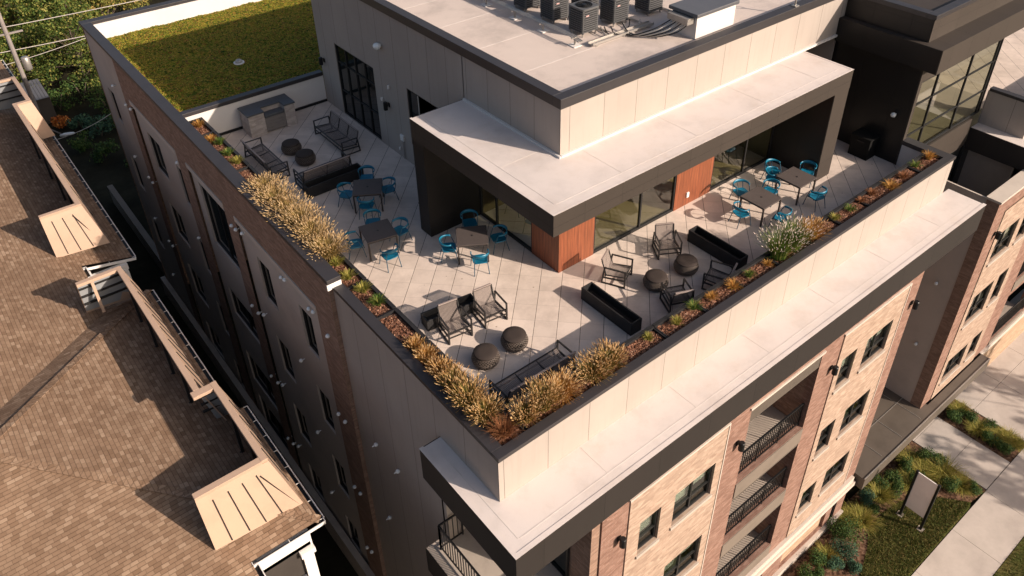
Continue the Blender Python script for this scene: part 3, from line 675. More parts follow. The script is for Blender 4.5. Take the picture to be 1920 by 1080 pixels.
mb=MB(); wbox(mb,'y',11.24,26.75,33.0,-.03,.08,3.3,3.95); bp('header_panel', mb, BRONZE)
mb=MB(); mb.poly([(26.66,11.32,.01),(34.4,11.32,.01),(34.4,16,.01),(26.66,16,.01)]); bp('interior_floor', mb, CONC)
mb=MB(); mb.box(26.7,34.4,16,16.05,0,3.9); mb.box(29.3,29.4,13.4,16,0,3.9); mb.poly([(26.66,11.32,3.9),(34.4,11.32,3.9),(34.4,16,3.9),(26.66,16,3.9)]); bp('interior_wall', mb, INWALL)
mb=MB(); mb.box(28.7,32.35,11.16,11.24,-1.3,-.02); bp('spandrel_panel', mb, BRONZE)
mb=MB(); mb.box(26.5,33.2,11.2,11.3,-6,-1.3); mb.box(26.6,28.7,11.21,11.29,-1.3,.02); bp('lower_curtain_wall', mb, GLASSDK)
for x in (27.6,29.2,30.8,32.4):
    mb=MB(); mb.box(x-.04,x+.04,11.14,11.2,-6,-1.32); bp('mullion', mb, DKMETAL)
mb=MB(); mb.lathe([(0,-.1),(.08,-.06),(.1,0),(.08,.06),(0,.1)],(26.46,11.75,1.9),12); mb.box(26.46,26.58,11.7,11.8,1.86,1.94); bp('dome_lamp', mb, LAMPGLASS, smooth=True)

# --- east wing with a matching terrace
mb=MB(); wall(mb,'x',33.2,9.4,11.24,-.56,.93); wall(mb,'y',9.4,33.2,60,-.56,.93); bp('parapet_wall', mb, PENTSIDE)
coping([(33.16,60,9.36,9.66,.93,1.05),(33.16,33.46,9.662,11.2,.93,1.05)])
mb=MB(); mb.poly([(33.4,9.6,0),(60,9.6,0),(60,24,0),(33.4,24,0)]); bp('terrace_paving', mb, PAVER)
mb=MB(); mb.prism([(32.52,8.4),(60,8.4),(60,9.4),(33.2,9.4),(33.2,11.2),(32.52,11.2)],-.62,-.55); bp('canopy_membrane', mb, ROOFWHITE)
mb=MB(); mb.box(32.5,60,8.38,8.398,-1.5,-.52); mb.box(32.5,32.518,8.4,11.2,-1.5,-.52); mb.poly([(32.52,8.4,-1.49),(60,8.4,-1.49),(60,11.2,-1.49),(32.52,11.2,-1.49)]); bp('canopy_fascia', mb, FASCIA)
mb=MB(); wall(mb,'x',33.2,9.35,11.2,-6,-1.5); bp('stucco_wall', mb, PLAIN)
mb=MB(); mb.box(33.17,33.3,9.3,9.35,-6,-1.5); bp('stone_trim', mb, STONE)
win('y',9.35,33.3,41,-5.2,-1.5,[34.6,35.9,37.2,38.5,39.8],[-3.6],glassm=GLASS,name='glazed_wall',d=.04)
YW=8.26
wrows=[(-5.0,-3.5),(-8.5,-6.8),(-11.95,-10.55)]; ww=[(30.75,32.55),(33.05,33.95)]
mb=MB(); wall(mb,'y',YW,29.5,30.4,-12.8,-1.5); wall(mb,'y',YW,34.4,60,-12.8,-1.5,[(35.9,39.6,-12.5,-9.6),(35.9,39.6,-8.7,-6.2),(35.9,39.6,-5.4,-2.6)],.3); wall(mb,'y',YW,30.4,34.4,-2.2,-1.5)
bp('brick_wall', mb, BRICKR)
mb=MB(); mb.poly([(29.5,8.26,-12.9),(29.5,8.74,-12.9),(29.5,8.74,-1.5),(29.5,8.26,-1.5)][::-1]); bp('brick_return', mb, BRICKD)
mb=MB(); mb.box(29.52,29.6,8.74,11.2,-12.9,-1.5); bp('stucco_wall', mb, PLAIN)
mb=MB(); wall(mb,'y',YW-.03,30.4,34.4,-12.8,-2.2,[(a,b,z0,z1) for a,b in ww for z0,z1 in wrows],.17); bp('brick_panel', mb, BRICKL)
for a,b in ww:
    for z0,z1 in wrows: win('y',YW-.03,a,b,z0,z1,[(a+b)/2] if b-a>1.2 else [],[z0+.36*(z1-z0)],blind=.35,sill=CONC,d=.14,fw=.065)
mb=MB(); mb.box(29.46,60,8.2,8.78,-1.5,-1.4); bp('stone_band', mb, STONE)
mb=MB(); mb.box(29.6,60,8.75,8.78,-6,-1.5); mb.box(29.6,33.2,8.8,11.2,-5.6,-5.4); bp('recess_lining', mb, CONC)
for z0,z1 in ((-12.5,-9.6),(-8.7,-6.2),(-5.4,-2.6)):
    s=MB(); s.box(35.9,39.6,8.5,10.4,z0-.25,z0-.003); bl=bp('balcony', s, CONC)
    s=MB(); s.box(35.9,39.6,10.4,10.44,z0,z1+.2); s.box(35.86,35.898,8.5,10.4,z0,z1+.2); link('back_wall', s, BRICKD, bl)
    s=MB(); wbox(s,'y',YW,35.904,39.596,-.03,.3,z0-.6,z0-.02); link('slab_edge', s, SLAB, bl)
    r=MB(); rail(r,(35.95,8.32,z0),(39.55,8.32,z0),30); link('railing', r, BLACK, bl)
mb=MB(); wbox(mb,'y',YW,30,60,-.1,.3,-13.1,-12.8); bp('stone_band', mb, STONE)
mb=MB(); wbox(mb,'y',YW,35.2,60,0,.3,G,-13.1); bp('base_wall', mb, BRICKT)
for y,z in ((9.4,-6.05),(9.34,-9.47)):
    mb=MB(); mb.lathe([(0,-.08),(.06,-.05),(.08,0),(.06,.05),(0,.08)],(29.4,y,z),10); mb.tube([(29.4,y,z),(29.55,y,z)],.025,6); bp('dome_fitting', mb, LAMPGLASS, smooth=True)
# entrance porch
mb=MB(); mb.box(24.16,35.1,7.72,11.0,-13.45,-12.8); bp('entrance_porch', mb, dirty('bronze porch roof',(.115,.095,.078),.45,.1,1.0))
mb=MB()
for x in (25.8,27.4,29.0): mb.box(x-.012,x+.012,7.95,10.9,-12.798,-12.785)
mb.box(24.2,30.9,9.1,9.125,-12.797,-12.782); mb.box(24.16,35.1,7.72,7.76,-12.8,-12.76); bp('porch_seam', mb, STEEL)
mb=MB(); mb.box(24.3,35.0,8.0,11,-13.62,-13.452); bp('porch_soffit', mb, DKMETAL)
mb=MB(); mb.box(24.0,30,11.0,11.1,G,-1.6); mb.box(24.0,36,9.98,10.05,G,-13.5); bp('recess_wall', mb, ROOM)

# --- green roof
mb=MB(); R=random.Random(3); nx,ny=84,56; x0,x1,y0,y1=6.98,20,29.7,41.56
vs=[];
for j in range(ny+1):
    for i in range(nx+1):
        x=x0+(x1-x0)*i/nx; y=y0+(y1-y0)*j/ny; vs.append((x,y,.42+.06*noise.noise((x*1.4,y*1.4,0))+.025*noise.noise((x*5,y*5,3))))
mb.add(vs,[(j*(nx+1)+i,j*(nx+1)+i+1,(j+1)*(nx+1)+i+1,(j+1)*(nx+1)+i) for j in range(ny) for i in range(nx)]); mb.cur=1
for i in range(34000):
    x=R.uniform(x0,17.5); y=R.uniform(y0,y1); z=.43+.06*noise.noise((x*1.4,y*1.4,0))+.025*noise.noise((x*5,y*5,3)); a=R.uniform(0,6.28); s_=R.uniform(.025,.055); t_=R.uniform(-.4,.7)*s_
    mb.add([(x-s_*cos(a),y-s_*sin(a),z),(x+s_*sin(a)*.6,y-s_*cos(a)*.6,z+t_*.5),(x+s_*cos(a),y+s_*sin(a),z+abs(t_)+.02),(x-s_*sin(a)*.6,y+s_*cos(a)*.6,z)],[(0,1,2,3)])
o=link('sedum_carpet', mb, [SEDUM,L_SED], kind='stuff'); tag(o,'yellow green sedum carpet planted over the low rear roof','sedum')
t_=thing('roof_drain','small pale round drain poking out of the sedum roof','drain',(11.2,34.6,.45))
mb=MB(); mb.lathe([(.16,0),(.16,.1),(.1,.16),(.03,.18)],n=14); link('dome',mb,STEEL,t_,local=True,smooth=True); mb=MB(); mb.lathe([(.24,0),(.24,.04)],n=14); link('flange',mb,WHITEPAINT,t_,local=True)

# ------------------------------------------------------------------ things on the penthouse roof
RZ=5.62
c0=thing('condenser_unit','',' ' ,(16.9,18.05,RZ))
c0['category']='air conditioner'; c0['group']='condensers on the penthouse roof'
def rrect(w,d,r,n=4):
    pts=[]
    for cx,cy,a0 in ((w/2-r,d/2-r,0),(-w/2+r,d/2-r,90),(-w/2+r,-d/2+r,180),(w/2-r,-d/2+r,270)):
        for k in range(n+1): a=rad(a0+90*k/n); pts.append((cx+r*cos(a),cy+r*sin(a)))
    return pts
mb=MB(); mb.prism(rrect(.66,.66,.1),.14,.86); link('cabinet',mb,mat('condenser core',(.008,.008,.009),.9),c0,local=True)
mb=MB()
for k in range(10): z=.16+.07*k; mb.prism(rrect(.73,.73,.11),z,z+.03)
for sx in (-1,1):
    for sy in (-1,1): mb.box(sx*.30-.03,sx*.30+.03,sy*.30-.03,sy*.30+.03,.1,.88)
link('louvre_guard',mb,COND,c0,local=True)
mb=MB(); mb.prism(rrect(.72,.72,.11),.86,.93); link('top_cover',mb,COND,c0,local=True,bevel=.01)
mb=MB()
for r_ in (.08,.14,.2,.26): 
    mb.tube([(r_*cos(2*pi*k/20),r_*sin(2*pi*k/20),.945) for k in range(21)],.008,4,cap=False)
for k in range(8): a=2*pi*k/8; mb.bar((0,0,.945),(.28*cos(a),.28*sin(a),.945),.01,.01)
mb.lathe([(.07,.93),(.07,.955)],n=12); link('fan_grille',mb,BLACK,c0,local=True)
mb=MB(); mb.lathe([(.27,.931),(.27,.934)],n=24); link('fan_opening',mb,mat('fan void',(.004,.004,.004),.9),c0,local=True)
mb=MB(); mb.box(-.22,-.1,-.357,-.351,.68,.73); link('maker_badge',mb,mat('red and white badge',(.6,.35,.33),.5),c0,local=True)
mb=MB(); mb.box(.352,.42,-.05,.1,.2,.8); link('service_box',mb,WHITEPAINT,c0,local=True)
mb=MB(); mb.tube([(.40,.0,.35),(.46,.02,.2),(.5,-.05,.05),(.52,-.6,.05)],.022,6); mb.tube([(.40,.06,.3),(.5,.08,.12),(.56,.0,.05),(.6,-.7,.05)],.016,6); link('refrigerant_line',mb,STEEL,c0,local=True)
for sx in (-1,1):
    for sy in (-1,1): mb=MB(); mb.box(sx*.28-.02,sx*.28+.02,sy*.28-.02,sy*.28+.02,0,.14); link('leg',mb,STEEL,c0,local=True)
cols=[16.9,18.27,19.8]; rws=[18.0,19.42,20.85,22.3,23.75,25.2]
side=['left','middle','right']; rown=['front','second','third','fourth','fifth','rear']
for i,x in enumerate(cols):
    for j,y in enumerate(rws):
        lb='grey louvred condenser unit, %s row of the roof group, %s file'%(rown[j],side[i])
        loc=(x,y-(0 if i<2 else .1),RZ)
        if i==0 and j==0: c0.location=loc; c0['label']=lb; OFF[c0.name]=Vector(loc)
        else: dup(c0,loc,0,lb)
t_=thing('pipe_rack','long galvanised pipe run on short posts beside the condensers','pipe rack',(16.0,19.5,RZ))
mb=MB()
for dx in (-.06,.02,.09): mb.tube([(dx,-2.35,.2),(dx,-1.9,.28),(dx,6.5,.3)],.022,6)
link('pipes',mb,STEEL,t_,local=True)
for y in (17.4,18.95,20.4,22.0,23.5): 
    mb=MB(); mb.box(-.025,.025,y-19.5-.025,y-19.5+.025,0,.29); mb.box(-.14,.14,y-19.5-.02,y-19.5+.02,.24,.275); link('post',mb,STEEL,t_,local=True)
    mb=MB(); mb.box(-.16,.16,y-19.5-.16,y-19.5+.16,0,.025); link('pad',mb,RENDER_,t_,local=True)
t_=thing('roof_curb','white boxed roof curb with slate grey lid where the cables enter','roof curb',(20.1,15.8,RZ))
mb=MB(); mb.box(-.92,.95,-.52,.5,0,.74); link('body',mb,RENDER_,t_,local=True)
mb=MB(); mb.box(-1.02,1.02,-.6,.6,.74,.86); link('lid',mb,COPINGLT,t_,local=True,bevel=.015)
mb=MB(); mb.box(-1.25,-.921,-.42,.42,.52,.72); link('hood',mb,STEEL,t_,local=True)
R=random.Random(11)
for k in range(7):
    y=15.45+.11*k; sx=16.9+R.uniform(.3,2.2); sy=17.3+R.uniform(-.1,.3)
    p=[Vector((18.95,y,RZ+.5)),Vector((18.6-.05*k,y+.1,RZ+.3)),Vector((18.3-.1*k,16.1+.1*k,RZ+.06)),Vector((17.9,16.6+.1*k+R.uniform(-.1,.1),RZ+.06)),Vector((sx-.2,16.95+.05*k,RZ+.1)),Vector((sx,sy,RZ+.22))]
    mb=MB(); q=[]
    for i in range(len(p)-1):
        for s_ in range(5): q.append(p[i].lerp(p[i+1],s_/5))
    q.append(p[-1])
    for it in range(3): q=[q[0]]+[(q[i-1]+q[i]*2+q[i+1])/4 for i in range(1,len(q)-1)]+[q[-1]]
    mb.tube(q,.02,5); o=link('insulated_cable',mb,[BLACK,STEEL][k%2],smooth=True)
    tag(o,'%s insulated refrigerant line looping from the condensers into the white roof curb'%(('black','bare grey')[k%2]),'cable','cables running into the roof curb')
t_=thing('cable_tray','steel cable tray lying across the roof in front of the condensers','cable tray',(17.9,17.0,RZ))
mb=MB(); mb.box(-1.6,1.1,-.1,.1,.06,.09); mb.box(-1.6,1.1,-.12,-.101,.06,.14); mb.box(-1.6,1.1,.101,.12,.06,.14); link('tray',mb,STEEL,t_,local=True)
for x in (-1.4,-.2,.9): mb=MB(); mb.box(x-.05,x+.05,-.1,.1,0,.06); link('foot',mb,STEEL,t_,local=True)
t_=thing('safety_anchor','small steel fall arrest anchor bolted on the penthouse coping','anchor',(23.3,14.55,5.94))
mb=MB(); mb.box(-.1,.1,-.1,.1,0,.03); link('base_plate',mb,STEEL,t_,local=True)
mb=MB(); mb.tube([(0,0,.03),(0,0,.5)],.035,8); link('post',mb,STEEL,t_,local=True)
mb=MB(); mb.tube([(.09*cos(2*pi*k/12),0,.56+.09*sin(2*pi*k/12)) for k in range(13)],.018,6); link('eye',mb,STEEL,t_,local=True)
# ------------------------------------------------------------------ planters and planting
ZS=.93
def planter(x0,x1,y0,y1,inner,label,group,seed):
    t=thing('planter_box',label,'planter',((x0+x1)/2,(y0+y1)/2,0),0,group)
    mb=MB(); a=.035; b=.11
    wx0=a; wx1=a; wy0=a; wy1=a
    if inner=='y': wy1=b
    elif inner=='x': wx1=b
    else: wx0=wy0=a
    mb.box(x0,x1,y0,y0+wy0,0,1.0); mb.box(x0,x1,y1-wy1,y1,0,1.04); mb.box(x0,x0+wx0,y0+wy0,y1-wy1,0,1.0); mb.box(x1-wx1,x1,y0+wy0,y1-wy1,0,1.04 if inner=='x' else 1.0)
    link('shell',mb,TROUGH,t)
    mb=MB(); nx=max(3,int((x1-x0)/.05)); ny=max(3,int((y1-y0)/.05)); vs=[]; R=random.Random(seed)
    for j in range(ny+1):
        for i in range(nx+1): vs.append((x0+wx0+(x1-x0-wx0-wx1)*i/nx, y0+wy0+(y1-y0-wy0-wy1)*j/ny, ZS+R.uniform(-.02,.025)))
    mb.add(vs,[(j*(nx+1)+i,j*(nx+1)+i+1,(j+1)*(nx+1)+i+1,(j+1)*(nx+1)+i) for j in range(ny) for i in range(nx)])
    for k in range(int(420*(x1-x0)*(y1-y0))):                       # loose chips
        x=R.uniform(x0+.06,x1-.12); y=R.uniform(y0+.06,y1-.12); a_=R.uniform(0,6.28); s_=R.uniform(.02,.045); u=Vector((cos(a_),sin(a_),R.uniform(-.4,.4)))*s_; v=Vector((-sin(a_),cos(a_),R.uniform(-.5,.5)))*s_*.4
        p=Vector((x,y,ZS+.03)); mb.add([p-u-v,p+u-v,p+u+v,p-u+v],[(0,1,2,3)])
    o=link('mulch',mb,MULCH,t,kind='stuff'); return t
planter(7.0,7.72,9.67,10.34,'c','black planter box in the front corner of the parapet holding a rust grass tuft','planters along the parapet',1)
for k in range(12):
    planter(7.75+1.58*k+.01,7.75+1.58*(k+1)-.01 if k<11 else 26.54,9.67,10.29,'y','black planter box along the street parapet, %s from the front corner'%ORD[k],'planters along the parapet',k+2)
for k in range(12):
    y0=10.36+1.61*k; planter(7.0,7.65,y0+.01,y0+1.6 if k<11 else 29.42,'x','black planter box along the alley parapet, %s from the front corner'%ORD[k],'planters along the parapet',k+30)
def clump_thing(name,label,cat,group,x,y,z,bl,pl,n,h,r,npl,seed,wid=.016,base=.35,lean=.55,pw=.012,pL=.10):
    t=thing(name,label,cat,(x,y,z),0,group); mb=MB(); tips=blades(mb,n,h,r,seed,wid,lean,base); link('leaves',mb,bl,t,local=True)
    if npl:
        mp_=MB(); R=random.Random(seed+99); order=sorted(tips,key=lambda q:-q[0].z)[:int(len(tips)*.8)]; R.shuffle(order)
        for p,d in order[:int(npl*1.5)]: plume(mp_,p-d*.05,(d+Vector((0,0,.35))).normalized(),pL*R.uniform(.7,1.3),pw*R.uniform(.7,1.25))
        link('plumes',mp_,pl,t,local=True)
    return t
def unit_of(v,start,step): return ORD[max(0,min(11,int((v-start)/step)))]
RV=random.Random(21)
tall=[(7.30,22.75,.82,.62,'a'),(7.28,21.85,.8,.66,'b'),(7.32,21.0,.85,.66,'a'),(7.34,20.2,.8,.62,'b'),(7.32,19.35,.85,.66,'a'),(7.36,18.55,.85,.68,'b')]
for i,(x,y,h,r,q) in enumerate(tall):
    clump_thing('ornamental_grass','tall straw coloured fountain grass in the alley row, %s of six counting from the front'%ORD[5-i],'ornamental grass','straw fountain grasses by the alley',x,y,ZS,L_TAN,L_PLUME,760,h*RV.uniform(.82,1.1),r*RV.uniform(.85,1.12),330,100+i,.015)
gold=[(7.22,13.62,.36,.28),(7.22,13.05,.42,.32),(7.24,12.45,.5,.38),(7.22,11.85,.52,.38),(7.2,11.2,.66,.46),(7.25,10.62,.64,.46)]
for i,(x,y,h,r) in enumerate(gold):
    clump_thing('ornamental_grass','golden fountain grass in the alley side planters, %s from the front corner'%ORD[6-1-i],'ornamental grass','golden grasses near the front corner',x,y,ZS,L_GOLD if i>2 else L_ORANGE,L_PLUMEG,int(520*h/.6),h*RV.uniform(.8,1.08),r*RV.uniform(.88,1.1),int(190*h/.6) if i>1 else 60,130+i,.016)
clump_thing('ornamental_grass','low rust brown grass tuft in the very corner of the parapet','ornamental grass','golden grasses near the front corner',7.3,9.98,ZS,L_RUST,L_RUST,420,.5,.42,0,140,.014)
front=[(7.95,9.98,.62,.44),(8.5,10.0,.7,.47),(9.08,10.03,.66,.45),(10.1,10.02,.64,.45),(10.62,10.0,.64,.44)]
for i,(x,y,h,r) in enumerate(front):
    clump_thing('ornamental_grass','golden fountain grass in the street side planters, %s from the front corner'%ORD[i],'ornamental grass','golden grasses near the front corner',x,y,ZS,L_GOLD if i!=2 else L_ORANGE,L_PLUMEG,680,h*RV.uniform(.75,1.08),r*RV.uniform(.85,1.12),270,150+i,.015)
clump_thing('ornamental_grass','tall green grass with airy white plumes by the second trough, left of the pair','ornamental grass','white plumed grasses',17.55,9.98,ZS,L_GREEN,L_PLUMEW,520,.95,.62,120,161,.015)
clump_thing('ornamental_grass','tall green grass with airy white plumes by the second trough, right of the pair','ornamental grass','white plumed grasses',18.25,9.98,ZS,L_GREEN,L_PLUMEW,520,1.0,.62,150,162,.015)
clump_thing('ornamental_grass','orange brown grass clump just right of the white plumed grasses','ornamental grass','white plumed grasses',19.15,9.96,ZS,L_ORANGE,L_PLUMEG,380,.62,.5,110,163,.016)
small=[(12.14,10.02,'y'),(13.02,9.98,'y'),(13.80,10.0,'g'),(14.61,10.0,'o'),(15.36,9.97,'o'),(16.20,9.98,'g'),(16.89,9.96,'o'),(20.45,9.94,'y'),(21.33,9.96,'g'),(21.97,10.0,'t'),(22.72,9.99,'t'),(23.59,9.94,'O'),(24.34,9.95,'t'),(25.30,9.98,'g'),(26.1,10.0,'O')]
SP={'y':(L_YELL,'yellow green','strappy'),'g':(L_GREEN,'green','bushy'),'o':(L_ORANGE,'pale orange','spiky'),'t':(L_RUST,'dry brown','spiky'),'O':(L_ORANGE,'bright orange','spreading')}
for i,(x,y,k) in enumerate(small):
    m_,cn,ad=SP[k]; big=1.25 if k=='O' else 1
    clump_thing('planter_plant','%s %s small plant in the %s street side planter, at x place %s'%(ad,cn,unit_of(x,7.75,1.58),'') if False else '%s %s small plant, %s of fifteen from the front corner, street side'%(cn,ad,(ORD+['fifteenth'])[i]),'plant','small plants in the street side planters',x+RV.uniform(-.12,.12),y+RV.uniform(-.08,.08),ZS,m_,None,int(150*big),.25*big*RV.uniform(.75,1.15),.23*big*RV.uniform(.75,1.2),0,200+i,.02,.3)
for i,(x,y,k) in enumerate([(7.37,15.73,'g'),(7.33,16.46,'y'),(7.28,17.23,'y'),(7.32,18.0,'y'),(7.39,25.4,'y'),(7.36,26.14,'g'),(7.43,27.1,'g'),(7.27,27.5,'o'),(7.34,28.9,'o')]):
    m_,cn,ad=SP[k]
    clump_thing('planter_plant','%s %s small plant in the alley side planters, %s of nine from the front'%(cn,ad,ORD[i]),'plant','small plants in the alley side planters',x,y,ZS,m_,None,150,.30,.26,0,230+i,.03,.3)

# ------------------------------------------------------------------ terrace furniture
def make_table(loc,rz,label):
    t=thing('dining_table',label,'table',loc,rz,'square dining tables on the terrace')
    mb=MB(); mb.box(-.49,.49,-.49,.49,.715,.745); link('tabletop',mb,TABLE,t,local=True,bevel=.006)
    mb=MB(); mb.lathe([(.035,.7455),(.035,.749)],n=12); link('parasol_hole',mb,BLACK,t,local=True)
    mb=MB()
    for s in (-1,1): mb.box(-.43,.43,s*.44-.012,s*.44+.012,.65,.714); mb.box(s*.44-.012,s*.44+.012,-.427,.427,.65,.713)
    link('apron',mb,LEGM,t,local=True)
    for sx in (-1,1):
        for sy in (-1,1): mb=MB(); mb.bar((sx*.455,sy*.455,0),(sx*.455,sy*.455,.714),.05,.05); link('leg',mb,LEGM,t,local=True)
    return t
def make_chair(loc,rz,label):                                       # sits facing -y, back at +y
    t=thing('blue_armchair',label,'chair',loc,rz,'blue chairs round the dining tables')
    mb=MB(); n=6; vs=[]
    pts=rrect(.46,.44,.13,5); N=len(pts)
    mb.add([(x,y,.43+.012*(abs(x)/.23)**2-.0) for x,y in pts]+[(x*.6,y*.6,.418) for x,y in pts],[(i,(i+1)%N,N+(i+1)%N,N+i) for i in range(N)]+[tuple(range(N,2*N))])
    mb.add([(x,y,.405) for x,y in pts]+[(x,y,.43+.012*(abs(x)/.23)**2) for x,y in pts],[((i+1)%N,i,N+i,N+(i+1)%N)[::-1] for i in range(N)]+[tuple(range(N-1,-1,-1))])
    link('seat',mb,BLUE,t,local=True,smooth=False)
    mb=MB(); arc=[]                                                # wrap-round back band that runs forward into the arms
    K=18
    for k in range(K+1):
        a=rad(-25+230*k/K); z=.72+.05*max(0,sin(a))**1.5; hgt=.055+.06*max(0,sin(a))**2
        arc.append((.275*cos(a),.03+.245*sin(a),z,hgt))
    vs=[]; fs=[]
    for (x,y,z,h) in arc:
        L_=sqrt(x*x+(y-.03)**2); ox,oy=x/L_*.013,(y-.03)/L_*.013
        vs+=[(x-ox,y-oy,z-h),(x+ox,y+oy,z-h),(x+ox*1.6,y+oy*1.6,z),(x-ox*.4,y-oy*.4,z)]
    for k in range(K):
        for j in range(4): fs.append((4*k+j,4*k+(j+1)%4,4*k+4+(j+1)%4,4*k+4+j))
    fs+= [(3,2,1,0),(4*K,4*K+1,4*K+2,4*K+3)]
    mb.add(vs,fs); link('backrest',mb,BLUE,t,local=True,smooth=True)
    for s in (-1,1):
        mb=MB(); mb.tube([(s*.25,-.27,0),(s*.225,-.19,.41),(s*.25,-.09,.66)],.0135,7); link('leg',mb,BLUED,t,local=True)
        mb=MB(); mb.tube([(s*.235,.28,0),(s*.20,.18,.41),(s*.19,.24,.68)],.0135,7); link('leg',mb,BLUED,t,local=True)
    mb=MB(); mb.tube([(-.22,-.18,.395),(.22,-.18,.395)],.011,6); mb.tube([(-.2,.18,.395),(.2,.18,.395)],.011,6)
    for s in (-1,1): mb.tube([(s*.222,-.18,.395),(s*.2,.18,.395)],.011,6)
    link('seat_frame',mb,BLUED,t,local=True); return t
tabs=[((10.28,21.42),-32,'brown square table in full shade next to the loveseat and long trough'),
      ((9.25,18.99),-12,'brown square table beside the tall straw grasses, at the edge of the shade'),
      ((11.38,16.88),-32,'brown square table under the corner of the canopy by the dark pillar'),
      ((20.04,12.44),0,'brown square table between the second trough and the cedar wall'),
      ((22.0,12.44),0,'brown square table next to the bronze right hand pillar')]
tn=['the table by the loveseat','the table by the straw grasses','the table under the canopy corner','the sunlit table by the cedar wall','the table by the bronze pillar']
ch={0:[(10.79,22.4,'far'),(9.72,21.92,'left'),(10.98,21.3,'right'),(9.91,20.9,'near')],
    1:[(9.57,19.9,'far'),(8.55,19.24,'left'),(10.0,18.94,'right'),(9.08,18.06,'near')],
    2:[(11.98,17.85,'far'),(10.7,17.19,'left'),(12.2,16.6,'right'),(11.1,16.1,'near')],
    3:[(20.2,13.36,'far'),(21.0,12.75,'right'),(19.2,12.55,'left'),(20.0,11.55,'near')],
    4:[(22.15,13.5,'far'),(22.98,12.65,'right'),(21.75,13.2,'left'),(21.95,11.55,'near')]}
T0=None; C0=None; RJ=random.Random(4)
for i,((x,y),a,lb) in enumerate(tabs):
    if T0 is None: T0=make_table((x,y,0),rad(a),lb)
    else: dup(T0,(x,y,0),rad(a),lb)
    for cx,cy,sd in ch[i]:
        d=Vector((cx-x,cy-y)); rz=math.atan2(d.y,d.x)-pi/2+rad(RJ.uniform(-12,12))
        l2='teal blue armchair on the %s side of %s'%(sd,tn[i])
        if C0 is None: C0=make_chair((cx,cy,0),rz,l2)
        else: dup(C0,(cx,cy,0),rz,l2)
def make_lounge(name,cat,group,loc,rz,label,w,nsec):                # faces -y
    t=thing(name,label,cat,loc,rz,group); h=w/2
    for s in (-1,1):
        x=s*(h-.02); mb=MB(); e=.045
        mb.bar((x,-.36,0),(x,-.36,.6),e,.04,(1,0,0)); mb.bar((x,-.38,.6),(x,.30,.6),e,.03)
        mb.bar((x,.36,0),(x,.28,.6),e,.04,(1,0,0)); mb.bar((x,-.36,.27),(x,.33,.22),e,.035); mb.bar((x,-.36,.02),(x,.36,.02),e,.03)
        link('side_frame',mb,FRAME,t,local=True)
    mb=MB(); mb.bar((-h+.04,-.34,.37),(h-.04,-.34,.37),.035,.04); mb.bar((-h+.04,.26,.28),(h-.04,.26,.28),.035,.04)
    mb.bar((-h+.08,.40,.8),(h-.08,.40,.8),.035,.035); mb.bar((-h+.04,-.34,.2),(h-.04,-.34,.2),.03,.03)
    for k in range(nsec+1):
        x=-h+.07+(w-.14)*k/nsec; mb.bar((x,.24,.29),(x,.40,.8),.03,.03,(1,0,0)); mb.bar((x,-.34,.36),(x,.26,.29),.03,.03)
    link('seat_frame',mb,FRAME,t,local=True)
    for k in range(nsec):
        a=-h+.085+(w-.14)*k/nsec; b=-h+.055+(w-.14)*(k+1)/nsec
        def patch(f):
            mb=MB(); vs=[]; m=6
            for j in range(m+1):
                for i in range(m+1): vs.append(f(a+(b-a)*i/m,j/m))
            mb.add(vs,[(j*(m+1)+i,j*(m+1)+i+1,(j+1)*(m+1)+i+1,(j+1)*(m+1)+i) for j in range(m) for i in range(m)]); return mb
        link('seat_sling',patch(lambda x,t_:(x,-.34+.58*t_,.385-.075*t_-.035*sin(pi*t_))),SLING,t,local=True,smooth=True)
        link('back_sling',patch(lambda x,t_:(x,.235+.165*t_+.03*sin(pi*t_),.31+.5*t_)),SLING,t,local=True,smooth=True)
    mb=MB(); mb.bar((-h+.08,.408,.815),(h-.08,.408,.815),.06,.035); link('head_roll',mb,SLING_SOLID,t,local=True,bevel=.01)
    return t
SLING_SOLID=dirty('taupe roll',(.30,.24,.215),.7,.05,6)
LG='armchairs and sofas of the lounge groups'
ch0=make_lounge('lounge_chair','lounge chair',LG,(8.9,14.31,0),rad(-9),'sunlit woven lounge chair nearest the alley planters, left of a pair',.74,1)
dup(ch0,(10.04,14.2,0),rad(-7),'sunlit woven lounge chair in front of the low trough, right of a pair')
dup(ch0,(14.03,13.1,0),rad(27),'woven lounge chair by the cedar corner facing the wicker stools')
dup(ch0,(16.17,13.05,0),rad(-31),'woven lounge chair against the glass wall, back turned to the window')
dup(ch0,(14.55,11.15,0),rad(156),'black lounge chair in parapet shade seen from behind, nearer the first trough')
dup(ch0,(16.12,10.92,0),rad(203),'black lounge chair in parapet shade next to the second trough')
s0=make_lounge('garden_sofa','sofa',LG,(11.5,26.0,0),rad(-90),'long black three seat sofa standing beside the tall glazed door',2.3,3)
dup(s0,(8.62,26.1,0),rad(90),'long black three seat sofa with its back to the alley planters')
dup(s0,(9.35,11.4,0),rad(180),'long black three seat sofa in the front corner behind the golden grasses')
make_lounge('loveseat','sofa',LG,(9.88,23.95,0),rad(180),'two seat black sofa backed against the long dark trough',1.95,2)
